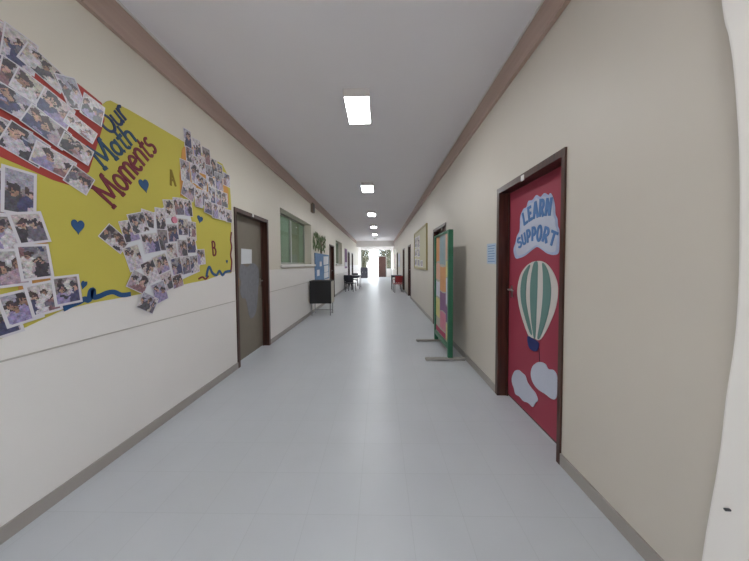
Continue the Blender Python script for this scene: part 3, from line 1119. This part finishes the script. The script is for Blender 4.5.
# ------------------------------------------------------------------ left door papers
p = [pll(241, 248.5), pll(251.5, 249.5), pll(251.5, 263.5), pll(241, 264)]
tag(mk('paper_notice', MB().prism(PLL, p, .001, .004), M['paper']), 'white sheet of paper on the taupe left door', 'paper notice')
fig = [(241, 264), (247, 267), (252, 263), (257, 266), (259, 274), (258, 290), (256, 312), (250, 318), (246, 300), (242, 298), (240, 290), (241, 282), (239, 275)]
tag(mk('paper_drawing', MB().prism(PLL, smoothloop([pll(*q_) for q_ in fig], 4), .0005, .0025), mat('grey_blue_paper', (.22, .22, .245, 1), .75, var=.25, scale=14)), 'grey paper cutout below the white sheet on the taupe door', 'paper cutout')
tag(mk('paper_patch', MB().prism(PLL, smoothloop([pll(*q_) for q_ in [(236.5, 277), (238.5, 278), (238.6, 287), (236.8, 289)]], 4), .0005, .0025), M['art_or']), 'small orange patch on the taupe door beside the grey cutout', 'paper cutout')

# ------------------------------------------------------------------ decorated right door
ya, yb, _ = doorsR[0]
u0, u1 = -(yb - .055), -(ya + .034)
rp = tag(mk('door_covering', MB().prism(PRL, [(u0 + .002, .03), (u1 - .002, .03), (u1 - .002, ZD - .06), (u0 + .002, ZD - .06)], .0008, .003), M['doorred']),
         'crimson paper covering the nearest right door', 'paper covering')


def onleaf(pts, n=5):
    return smoothloop([prl(*q_) for q_ in pts], n)


sg = thing('cloud_sign', 'white cloud sign reading LEARN SUPPORT on the crimson door', 'sign', PRL(*prl(537, 258), .003))
cl = [(516, 258), (514, 250), (516, 243), (517.5, 236), (520, 231), (520.5, 224), (521, 216), (524, 209), (527, 207), (529, 201), (533, 200), (537, 195), (541, 197), (545, 193), (549, 195), (551, 193),
      (553.5, 197), (555.5, 206), (556, 214), (558, 219), (558.5, 226), (560, 231), (560, 245), (559, 253), (555, 255), (551, 254.5), (547, 253), (543, 250), (538, 247), (534, 249), (529, 253), (525, 256), (520, 258)]
sub('cloud_edge', MB().prism(PRL, onleaf(cl, 4), .0032, .006), M['cloudblue'], sg)
ctr = Vector((538, 228))
inner = [tuple(ctr + (Vector(c_) - ctr) * .90) for c_ in cl]
sub('cloud_face', MB().prism(PRL, onleaf(inner, 4), .0062, .009), M['cloud'], sg)


def arched(text, base, hgt_px, sw, ws):
    """letters along a traced baseline; base = pixels of the letters' lower-left corners plus one end"""
    B = [prl(*q_) for q_ in base]
    for i, ch in enumerate(text):
        a, b = B[i], B[i + 1]
        ang = math.atan2(b[1] - a[1], b[0] - a[0])
        ln = math.hypot(b[0] - a[0], b[1] - a[1])
        hg = hgt_px[i]
        g = glyph(ch, PRL, a, ang, hg, ws * ln / (GL[ch][0] * hg), sw, .0092, .014)
        o = sub('letter', g, M['letterblue'], sg)
        o['label'] = 'blue letter %s' % ch


arched('LEARN', [(525.0, 226), (530.0, 222.0), (534.6, 219.2), (540.2, 217.0), (546.0, 216.0), (552.3, 215.8)], [.13, .14, .15, .15, .145], .19, .92)
arched('SUPPORT', [(519.3, 249.0), (524.0, 246.0), (528.4, 243.0), (532.9, 241.2), (537.6, 240.6), (543.0, 241.2), (549.3, 243.8), (556.3, 247.6)], [.11, .115, .125, .13, .13, .13, .12], .19, .90)

bln = thing('paper_balloon', 'paper hot air balloon with teal and cream stripes on the crimson door', 'paper balloon', PRL(*prl(534, 345), .003))
env = [(537.5, 261), (532, 262.5), (526, 267), (521, 275), (518, 288), (518.5, 299), (521, 312), (525, 325), (529.5, 336), (535, 338.5), (540, 340), (545, 334), (551, 322), (556, 309), (558.5, 295), (558, 283), (554, 272.5), (548.5, 265), (543, 261.5)]
sub('envelope', MB().prism(PRL, onleaf(env, 4), .0032, .007), M['cream'], bln)
for st in ([(529.5, 265.5), (531, 266), (528.2, 276), (526.8, 290), (527.2, 303), (530, 318), (533, 334), (530.5, 332), (525.5, 316), (522, 301), (521.5, 287), (524, 274)],
           [(535.2, 262.5), (538.6, 262.3), (538.6, 275), (538.2, 292), (537.5, 310), (536.4, 336.5), (534.5, 336.5), (532, 318), (531, 300), (531.3, 283), (533, 270)],
           [(543.2, 263), (546.5, 265.5), (550, 274), (552, 288), (551.2, 303), (547.5, 320), (541, 337.5), (538.4, 337.5), (541, 322), (543.2, 304), (544, 288), (543.8, 272)]):
    o = sub('stripe', MB().prism(PRL, onleaf(st, 3), .0072, .010), M['green_felt'], bln)
    o['label'] = 'teal green felt stripe'
sub('basket', MB().prism(PRL, onleaf([(528.6, 336.2), (533, 338), (538.8, 341.5), (540, 345), (538, 351), (533.2, 350.5), (529.5, 346)], 2), .0072, .012), M['basket'], bln)
sub('tie', MB().ribbon(PRL, [prl(539.5, 348), prl(540.0, 356), prl(540.2, 364)], .006, .0032, .006), M['string'], bln)
c1 = [(512.5, 378), (515, 371.5), (519, 370), (523, 373), (526, 376), (528, 382), (532, 388), (536, 393), (538.5, 400), (536, 403), (533.5, 407), (529, 403), (524, 401), (520, 396.5), (516, 394), (514.5, 388), (513, 384)]
c2 = [(531.5, 374), (533, 367), (537, 363), (541, 362), (546, 364), (549, 369), (554, 370), (557.5, 375), (558, 384), (557.5, 396), (555, 399.5), (551, 398), (546, 394), (541, 391), (536.5, 387), (533, 381)]
tag(mk('paper_cloud', MB().prism(PRL, onleaf(c1, 4), .0032, .008), M['cloud']), 'white paper cloud low on the crimson door, left of the other cloud', 'paper cloud')
tag(mk('paper_cloud', MB().prism(PRL, onleaf(c2, 4), .0032, .008), M['cloud']), 'white paper cloud low on the crimson door below the balloon basket, right one', 'paper cloud')

# notice on the wall beside that door
nt_ = thing('wall_notice', 'pale blue printed notice on the wall left of the crimson door', 'paper notice', PR(*pr(491.5, 264), 0))
sub('sheet', MB().prism(PR, [pr(487.3, 244), pr(496.2, 243.2), pr(496.2, 264), pr(487.3, 263.6)], .0005, .003), M['paperblue'], nt_)
(ua, va), (ub, vb) = pr(487.8, 263), pr(495.7, 244)
for i in range(7):
    vv = vb - .015 - i * (vb - va - .02) / 6.5
    o = sub('text_line', MB().prism(PR, [(ua + .012, vv - .004), (ub - .012 - (i % 3) * .012, vv - .004), (ub - .012 - (i % 3) * .012, vv + .004), (ua + .012, vv + .004)], .0032, .0036), M['inkblue'], nt_)

# ------------------------------------------------------------------ free-standing green display board
xs = 1.045
ya_, yb_ = 3.86, 4.80
ds = thing('display_stand', 'green framed free-standing display board on steel feet by the right wall', 'display board', (xs, (ya_ + yb_) / 2, 0))
w = .036
for yy, lab in ((ya_, 'near green post'), (yb_, 'far green post')):
    o = sub('post', MB().bbox(xs - w, xs + w, yy - .03, yy + .03, .045, 1.945, .005), M['standgreen'], ds)
o = sub('rail', MB().bbox(xs - w, xs + w, ya_ + .03, yb_ - .03, 1.915, 1.945, .005), M['standgreen'], ds)
o = sub('rail', MB().bbox(xs - w, xs + w, ya_ + .03, yb_ - .03, .16, .23, .005), M['standgreen'], ds)
for yy in (ya_, yb_):
    f = MB().bbox(xs - .37, R - .02, yy - .022, yy + .022, .008, .045, .006)
    f.box(xs - .36, xs - .32, yy - .018, yy + .018, 0, .01).box(R - .07, R - .03, yy - .018, yy + .018, 0, .01)
    sub('foot', f, M['standfoot'], ds)
sub('panel', MB().box(xs - .008, xs + .008, ya_ + .03, yb_ - .03, .23, 1.915), M['board_back'], ds)


def PS(u, v, d=0.0):
    return Vector((xs - .008 - d, u, v))


def spiece(y0, y1, z0, z1, m, lab, i, irregular=.02):
    r = random.Random(i)
    q_ = [(y0 + r.uniform(-irregular, irregular) * .5, z0), ((y0 + y1) / 2, z0 + r.uniform(-irregular, irregular)), (y1, z0 + r.uniform(-irregular, irregular)),
          (y1 + r.uniform(-irregular, irregular) * .5, (z0 + z1) / 2), (y1, z1), ((y0 + y1) / 2, z1 + r.uniform(-irregular, irregular)), (y0, z1)]
    q_ = [(min(max(a, ya_ + .035), yb_ - .035), min(max(b, .235), 1.91)) for a, b in q_]
    tag(mk('artwork', MB().prism(PS, q_, .0008 + .002 * (i % 2), .0022 + .002 * (i % 2)), m), lab + ' pinned to the green display stand', 'artwork', 'artworks on the display stand')


art = [(3.90, 4.10, 1.50, 1.90, 'pe', 'peach paper sheet at the top near side'), (4.12, 4.48, 1.42, 1.90, 'gb', 'grey blue paper sheet at the top middle'),
       (4.50, 4.76, 1.48, 1.90, 'or', 'dull orange sheet at the far top corner'),
       (3.90, 4.06, 1.24, 1.48, 'ye', 'pale yellow paper strip at near upper middle'), (4.08, 4.46, 1.00, 1.40, 'or', 'orange paper sheet at the centre'),
       (4.48, 4.76, 1.16, 1.45, 'pe', 'peach sheet at the far upper side'), (4.48, 4.76, .86, 1.14, 'wl', 'pale lilac sheet at the far side'),
       (3.90, 4.06, .82, 1.22, 'wl', 'pale lilac paper sheet at the near middle'), (4.08, 4.46, .66, .98, 'pu', 'purple paper sheet below the orange one'),
       (3.90, 4.06, .55, .80, 'pu', 'short purple sheet at near lower middle'), (4.08, 4.46, .36, .64, 'pk', 'pink paper sheet low in the middle'),
       (4.48, 4.76, .50, .84, 'ye', 'cream yellow sheet at the far lower middle'),
       (3.90, 4.06, .25, .52, 'ye', 'pale yellow sheet at the bottom near corner'), (4.08, 4.76, .24, .34, 'cr', 'crimson paper strip along the bottom')]
for i, (a, b, c_, d_, mm, lab) in enumerate(art):
    spiece(a, b, c_, d_, M['art_' + mm], lab, i)

# ------------------------------------------------------------------ framed board on the right wall
ya_, yb_ = yR(427.7), yR(415)
z0_, z1_ = 1.27, 2.53
nb = thing('notice_board', 'gold framed cream notice board on the right wall past the green stand', 'notice board', PR(-(ya_ + yb_) / 2, z0_, 0))
f = MB()
ua, ub = -yb_, -ya_
f.prism(PR, [(ua, z0_), (ub, z0_), (ub, z0_ + .05), (ua, z0_ + .05)], .001, .04).prism(PR, [(ua, z1_ - .05), (ub, z1_ - .05), (ub, z1_), (ua, z1_)], .001, .04)
f.prism(PR, [(ua, z0_ + .05), (ua + .05, z0_ + .05), (ua + .05, z1_ - .05), (ua, z1_ - .05)], .001, .04).prism(PR, [(ub - .05, z0_ + .05), (ub, z0_ + .05), (ub, z1_ - .05), (ub - .05, z1_ - .05)], .001, .04)
sub('frame', f, M['corkgold'], nb)
sub('backing', MB().prism(PR, [(ua + .05, z0_ + .05), (ub - .05, z0_ + .05), (ub - .05, z1_ - .05), (ua + .05, z1_ - .05)], .001, .02), M['pin_cream'], nb)
ln_ = ub - ua
k = 0
pls = ['upper far corner', 'upper middle', 'middle far side', 'centre', 'lower far corner', 'bottom middle', 'lower centre']
for (fu, fv, w_, h_) in ((.14, .72, .52, .36), (.40, .70, .50, .38), (.14, .44, .52, .26), (.40, .42, .52, .28), (.14, .18, .52, .24), (.64, .14, .44, .2), (.40, .16, .46, .24)):
    print_photo(ua + fu * ln_, z0_ + fv * (z1_ - z0_), w_, h_, rnd.uniform(-.06, .06), PR, 'white-bordered print at the %s of the gold framed notice board' % pls[k], 'prints on the notice board', base=.021, seed=700 + k, border_w=.03, res=.035)
    k += 1

# ------------------------------------------------------------------ left wall display past the window, box, desk
u0, v0 = pl(310, 207)
c = pl(311.3, 208)
bxs = thing('wall_speaker', 'small brown box high on the left wall above the blue poster', 'wall speaker', PL(c[0], c[1] - .12, 0))
sub('cabinet', MB().bbox(-L + .001, -L + .08, c[0] - .10, c[0] + .10, c[1] - .14, c[1] + .14, .012), M['speaker'], bxs)
sub('grille', MB().box(-L + .081, -L + .085, c[0] - .08, c[0] + .08, c[1] - .11, c[1] + .11), M['darkmetal'], bxs)

yA, yB = yL(314.5), yL(328.5)
ps = thing('wall_poster', 'blue and white poster panel on the left wall behind the black cabinet', 'poster', PL((yA + yB) / 2, .9, 0))
sub('panel', MB().prism(PL, [(yA, .90), (yB, .90), (yB, 1.80), (yA, 1.80)], .001, .02), M['poster_blue'], ps)
k = 0
for (fu, fv, w_, h_) in ((.74, .76, .85, .30), (.76, .42, .75, .24), (.18, .30, .34, .2), (.76, .16, .8, .20), (.34, .62, .3, .16)):
    cu = yA + fu * (yB - yA); cv = .9 + fv * .9
    o = sub('white_sheet', MB().prism(PL, corners(cu, cv, w_, h_, .03), .0205, .023), M['paper'], ps)
    k += 1
tr = thing('paper_tree', 'green paper tree decoration on the left wall above the blue poster', 'wall decoration', PL((yA + yB) / 2, 1.8, 0))
sub('trunk', MB().prism(PL, [(yA + .8, 1.81), (yA + 1.05, 1.81), (yA + 1.0, 2.3), (yA + .85, 2.3)], .001, .012).ribbon(PL, [(yA + .95, 2.0), (yA + .4, 2.3)], .05, .001, .011).ribbon(PL, [(yA + .95, 2.05), (yA + 1.5, 2.28)], .05, .001, .011), M['bark_paper'], tr)
r = random.Random(5)
lf = MB()
for i in range(70):
    cu = yA - .15 + r.random() * (yB - yA) * .78
    cv = 1.9 + r.random() * .5
    a = r.uniform(0, PI)
    s_ = r.uniform(.07, .13)
    pts = [(cu + s_ * math.cos(a) * math.cos(t_) - .5 * s_ * math.sin(a) * math.sin(t_), cv + s_ * math.sin(a) * math.cos(t_) + .5 * s_ * math.cos(a) * math.sin(t_)) for t_ in [2 * PI * j / 8 for j in range(8)]]
    d_ = .013 + .0012 * (i % 8)
    lf.prism(PL, pts, d_, d_ + .001)
sub('leaves', lf, M['leaf_green'], tr)

# black fronted cabinet
cx0, cx1, cy0, cy1, cz0, cz1 = -1.955, -1.355, 7.22, 7.68, .345, .985
cb = thing('cabinet', 'black fronted cabinet on thin metal legs against the left wall', 'cabinet', ((cx0 + cx1) / 2, (cy0 + cy1) / 2, 0))
sub('body', MB().box(cx0, cx1, cy0 + .02, cy1, cz0, cz1 - .02), M['beige'], cb)
o = sub('front_panel', MB().bbox(cx0, cx1, cy0, cy0 + .0195, cz0, cz1 - .021, .004), M['black'], cb)
sub('top', MB().bbox(cx0 - .008, cx1 + .012, cy0 - .01, cy1 + .01, cz1 - .0195, cz1, .004), M['black'], cb)
for x in (cx0 + .04, cx1 - .04):
    for y in (cy0 + .05, cy1 - .04):
        sub('leg', MB().tube([(x, y, cz0), (x, y, 0)], .013, 8), M['greymetal'], cb)
    sub('stretcher', MB().tube([(x, cy0 + .05, .06), (x, cy1 - .04, .06)], .009, 8), M['greymetal'], cb)
sub('stretcher', MB().tube([(cx0 + .04, cy1 - .04, .10), (cx1 - .04, cy1 - .04, .10)], .009, 8), M['greymetal'], cb)


# ------------------------------------------------------------------ furniture
def table(name, label, x0, x1, y0, y1, z, m, legm, group=None):
    t = thing(name, label, 'table', ((x0 + x1) / 2, (y0 + y1) / 2, 0), group)
    sub('tabletop', MB().bbox(x0, x1, y0, y1, z - .035, z, .006), m, t)
    sub('apron', MB().box(x0 + .05, x1 - .05, y0 + .05, y0 + .07, z - .11, z - .036).box(x0 + .05, x1 - .05, y1 - .07, y1 - .05, z - .11, z - .036)
        .box(x0 + .05, x0 + .07, y0 + .07, y1 - .07, z - .11, z - .036).box(x1 - .07, x1 - .05, y0 + .07, y1 - .07, z - .11, z - .036), legm, t)
    for x in (x0 + .04, x1 - .04):
        for y in (y0 + .04, y1 - .04):
            sub('leg', MB().tube([(x, y, z - .036), (x, y, 0)], .018, 8), legm, t)
    return t


def chair(name, label, x, y, rz, seatm, legm, arms=False, group=None):
    """built around the origin facing +Y and then set down"""
    t = thing(name, label, 'chair', (0, 0, 0), group)
    sub('seat', MB().bbox(-.22, .22, -.21, .21, .415, .455, .015), seatm, t)
    b = MB()
    pts = []
    nx_ = 8
    vs = []
    for j in range(6):
        zz = .50 + .34 * j / 5
        for i in range(nx_ + 1):
            xx = -.21 + .42 * i / nx_
            sag = .05 * (1 - (xx / .21) ** 2)
            vs.append((xx, -.19 - sag - .05 * j / 5, zz))
    m_ = len(vs)
    vs += [(a, b_ - .02, c_) for a, b_, c_ in vs]
    fs = []
    W_ = nx_ + 1
    for j in range(5):
        for i in range(nx_):
            a = j * W_ + i
            fs.append((a, a + W_, a + W_ + 1, a + 1)); fs.append((m_ + a, m_ + a + 1, m_ + a + W_ + 1, m_ + a + W_))
    for j in range(5):
        for a, fl in ((j * W_, 0), (j * W_ + nx_, 1)):
            q_ = (a, m_ + a, m_ + a + W_, a + W_)
            fs.append(q_ if not fl else tuple(reversed(q_)))
    for i in range(nx_):
        fs.append((i, i + 1, m_ + i + 1, m_ + i)); a = 5 * W_ + i; fs.append((a, m_ + a, m_ + a + 1, a + 1))
    b.add(vs, fs)
    sub('backrest', b, seatm, t, smooth=False)
    for sx in (-1, 1):
        sub('leg', MB().tube([(sx * .19, .18, .415), (sx * .21, .20, 0)], .017, 8), legm, t)
        sub('leg', MB().tube([(sx * .20, -.27, .80), (sx * .19, -.22, .5), (sx * .19, -.18, .41), (sx * .21, -.22, 0)], .017, 8), legm, t)
        if arms:
            sub('armrest', MB().tube([(sx * .225, .17, .43), (sx * .235, .18, .63), (sx * .235, -.10, .65), (sx * .205, -.25, .66)], .016, 8), seatm, t)
    t.location = (x, y, 0)
    t.rotation_euler = (0, 0, rz)
    return t


table('table', 'dark blue grey table standing by the left wall behind the dark chairs', -1.93, -1.14, 15.0, 16.3, .76, M['tabletop'], M['darkmetal'])
c0 = chair('chair', 'dark chair by the left wall table, standing nearer the table', -1.74, 14.42, 0, M['blackseat'], M['darkmetal'], arms=True, group='dark chairs by the left table')
dup(c0, (-1.52, 13.70, 0), 'dark chair by the left wall table, in front of the other dark chair', -.25)
dup(c0, (-1.62, 16.8, 0), 'dark chair behind the left wall table', PI)
table('table', 'small dark table by the right wall behind the red chair', .64, 1.2, 14.0, 14.7, .82, M['tabletop'], M['darkmetal'])
chair('chair', 'red armchair with thin dark legs by the right wall', .94, 13.2, .12, M['redseat'], M['darkmetal'], arms=True)

# dark low cabinet and exit at the end of the corridor
cx0, cx1 = -1.93, -1.20
fc = thing('cupboard', 'dark grey low cupboard at the far end left of the bright exit', 'cupboard', ((cx0 + cx1) / 2, 26.6, 0))
sub('body', MB().box(cx0, cx1, 26.42, 26.8, .08, 1.10), M['darkmetal'], fc)
for a, b in ((cx0 + .01, (cx0 + cx1) / 2 - .005), ((cx0 + cx1) / 2 + .005, cx1 - .01)):
    o = sub('door', MB().bbox(a, b, 26.40, 26.418, .10, 1.08, .004), M['blackseat'], fc)
    s_ = sub('handle', MB().tube([((a + b) / 2, 26.385, .55), ((a + b) / 2, 26.385, .65)], .008, 6), M['metal'], o)
sub('plinth', MB().box(cx0 + .02, cx1 - .02, 26.44, 26.78, 0, .079), M['black'], fc)

YD = 28.0
pw = struct_root('door_10', (-.2, YD, 0), 'double exit door at the far end, one brown leaf closed')
f = MB()
for x0, x1, z0, z1 in ((-1.99, -1.93, 0, 2.95), (-1.13, -1.07, 0, 2.95), (.70, .76, 0, 2.95), (1.23, 1.29, 0, 2.95), (-1.07, .70, 2.22, 2.28), (-1.93, -1.13, .9, .95), (.76, 1.23, .9, .95), (-.20, -.14, 2.28, 2.95)):
    f.box(x0, x1, YD, YD + .07, z0, z1)
sub('screen_frame', f, M['frame_al'], pw)
sub('door_panel', MB().box(-.10, .695, YD + .005, YD + .05, .01, 2.215).box(.0, .6, YD - .004, YD + .004, .2, .95).box(.0, .6, YD - .004, YD + .004, 1.15, 2.05), M['brownleaf'], pw)
# the other leaf stands open outwards
sub('door_panel', MB().box(-1.12, -1.075, YD + .08, YD + .88, .01, 2.215), M['brownleaf'], pw)
g = MB()
for x0, x1, z0, z1 in ((-1.93, -1.13, .95, 2.95), (.76, 1.23, .95, 2.95), (-1.07, -.20, 2.28, 2.95), (-.14, .70, 2.28, 2.95)):
    g.box(x0, x1, YD + .03, YD + .036, z0, z1)
sub('glass_pane', g, M['clearglass'], pw)
sub('lower_panel', MB().box(-1.93, -1.13, YD + .02, YD + .05, 0, .9).box(.76, 1.23, YD + .02, YD + .05, 0, .9), M['white'], pw)
mb = MB().box(-L, R, YD, YD + .2, 2.95, HC)
struct('wall_end', mb, M['white'])

# posters in the bright far part of the right wall and left wall
for i, (y0, y1, z0, z1, P, m, lab) in enumerate((
        (-17.9, -16.3, 1.25, 2.1, PR, 'art_wl', 'pale lilac poster far down the right wall before the third doorway'),
        (-21.85, -21.25, 1.1, 2.2, PR, 'art_pk', 'narrow pink poster between the added windows far down the right wall'),
        (14.9, 16.0, 1.2, 2.35, PL, 'art_pu', 'dark poster on the left wall above the dark table'))):
    t = thing('poster', lab, 'poster', P((y0 + y1) / 2, z0, 0))
    sub('sheet', MB().prism(P, [(y0, z0), (y1, z0), (y1, z1), (y0, z1)], .0008, .012), M[m], t)
    sub('caption_strip', MB().prism(P, [(y0 + .1, z0 + .1), (y1 - .1, z0 + .1), (y1 - .1, z0 + .35), (y0 + .1, z0 + .35)], .0122, .014), M['paper'], t)

# ------------------------------------------------------------------ outdoors
struct('ground', MB().box(-40, 40, 28.2, 90, -.25, -.02).box(-40, 40, -40, Y0 - .2, -.25, -.02).box(R + .25, 40, Y0 - .2, 28.2, -.25, -.02).box(-40, -L - .25, Y0 - .2, 28.2, -.25, -.02), M['ground'])
r = random.Random(3)


def tree(x, y, h, sp, label):
    t = thing('tree', label, 'tree', (x, y, -.02), 'courtyard trees')
    tk = MB().tube([(x, y, -.02), (x + .05, y, h * .3), (x - .05, y + .05, h * .6), (x, y, h * .85)], [.13, .11, .07, .02], 8)
    for k_ in range(5):
        a = k_ * 1.3
        tk.tube([(x, y, h * (.28 + .08 * k_)), (x + sp * .7 * math.cos(a), y + sp * .7 * math.sin(a), h * (.5 + .07 * k_))], [.05, .015], 6)
    sub('trunk', tk, M['trunk'], t)
    f_ = MB()
    for i in range(1500):
        a, b_, q_ = r.uniform(0, 2 * PI), r.uniform(-1, 1), r.random() ** .4
        s2 = math.sqrt(1 - b_ * b_)
        c_ = Vector((x + sp * q_ * s2 * math.cos(a), y + sp * q_ * s2 * math.sin(a), h * .62 + h * .40 * q_ * b_))
        d1 = Vector((r.uniform(-1, 1), r.uniform(-1, 1), r.uniform(-1, 1))).normalized() * r.uniform(.08, .16)
        d2 = d1.orthogonal().normalized() * d1.length * .5
        f_.add([c_ - d1, c_ + d2, c_ + d1, c_ - d2], [(0, 1, 2, 3)])
    sub('foliage', f_, M['foliage'], t)


tree(-2.15, 31.0, 3.9, 1.0, 'courtyard tree seen through the left side of the far exit')
tree(.85, 31.2, 4.0, 1.0, 'courtyard tree seen through the glazing above and right of the brown door')
tree(-4.6, 38, 5.4, 2.0, 'taller courtyard tree further back on the left')
for (x0, x1, y0, lab) in ((-6.0, -1.75, 34.0, 'clipped dark hedge outside, left of the path beyond the far exit'), (.75, 5.0, 34.6, 'clipped dark hedge outside, right of the path beyond the far exit')):
    hd = MB()
    for i in range(1600):
        c_ = Vector((r.uniform(x0, x1), y0 + r.uniform(0, .6), r.uniform(0, 2.0)))
        d1 = Vector((r.uniform(-1, 1), r.uniform(-1, 1), r.uniform(-1, 1))).normalized() * r.uniform(.08, .15)
        d2 = d1.orthogonal().normalized() * d1.length * .6
        hd.add([c_ - d1, c_ + d2, c_ + d1, c_ - d2], [(0, 1, 2, 3)])
    hd.box(x0 + .1, x1 - .1, y0 + .15, y0 + .45, -.02, 1.85)
    tag(mk('hedge', hd, M['foliage']), lab, 'hedge')
mb = MB().box(-14, 14, 52, 52.4, -.02, 3.0)
struct('wall_courtyard', mb, M['white'])

# ------------------------------------------------------------------ light
w = bpy.data.worlds.new('sky')
scene.world = w
w.use_nodes = True
bg = w.node_tree.nodes['Background']
bg.inputs['Color'].default_value = (0.86, 0.94, 1.0, 1)
bg.inputs['Strength'].default_value = 4.6
sd = bpy.data.lights.new('sun', 'SUN')
sd.energy = 8.0
sd.angle = .01
so = bpy.data.objects.new('sun', sd)
COL.objects.link(so)
so.rotation_euler = (math.radians(60), 0, math.radians(80))

for (cy_, nm_) in ((6.4, 'classroom_fill'), (12.9, 'classroom_fill')):  # unseen fill lights added to brighten the view through the left windows
    al = bpy.data.lights.new(nm_, 'AREA')
    al.shape = 'RECTANGLE'
    al.size, al.size_y, al.energy = .6, 1.2, 3.0
    ao = bpy.data.objects.new(nm_, al)
    COL.objects.link(ao)
    ao.location = (-L - 1.2, cy_, 3.0)

scene.view_settings.view_transform = 'Standard'
scene.view_settings.look = 'None'
scene.view_settings.exposure = 0.2
scene.view_settings.gamma = 1.0
scene.view_settings.use_curve_mapping = False
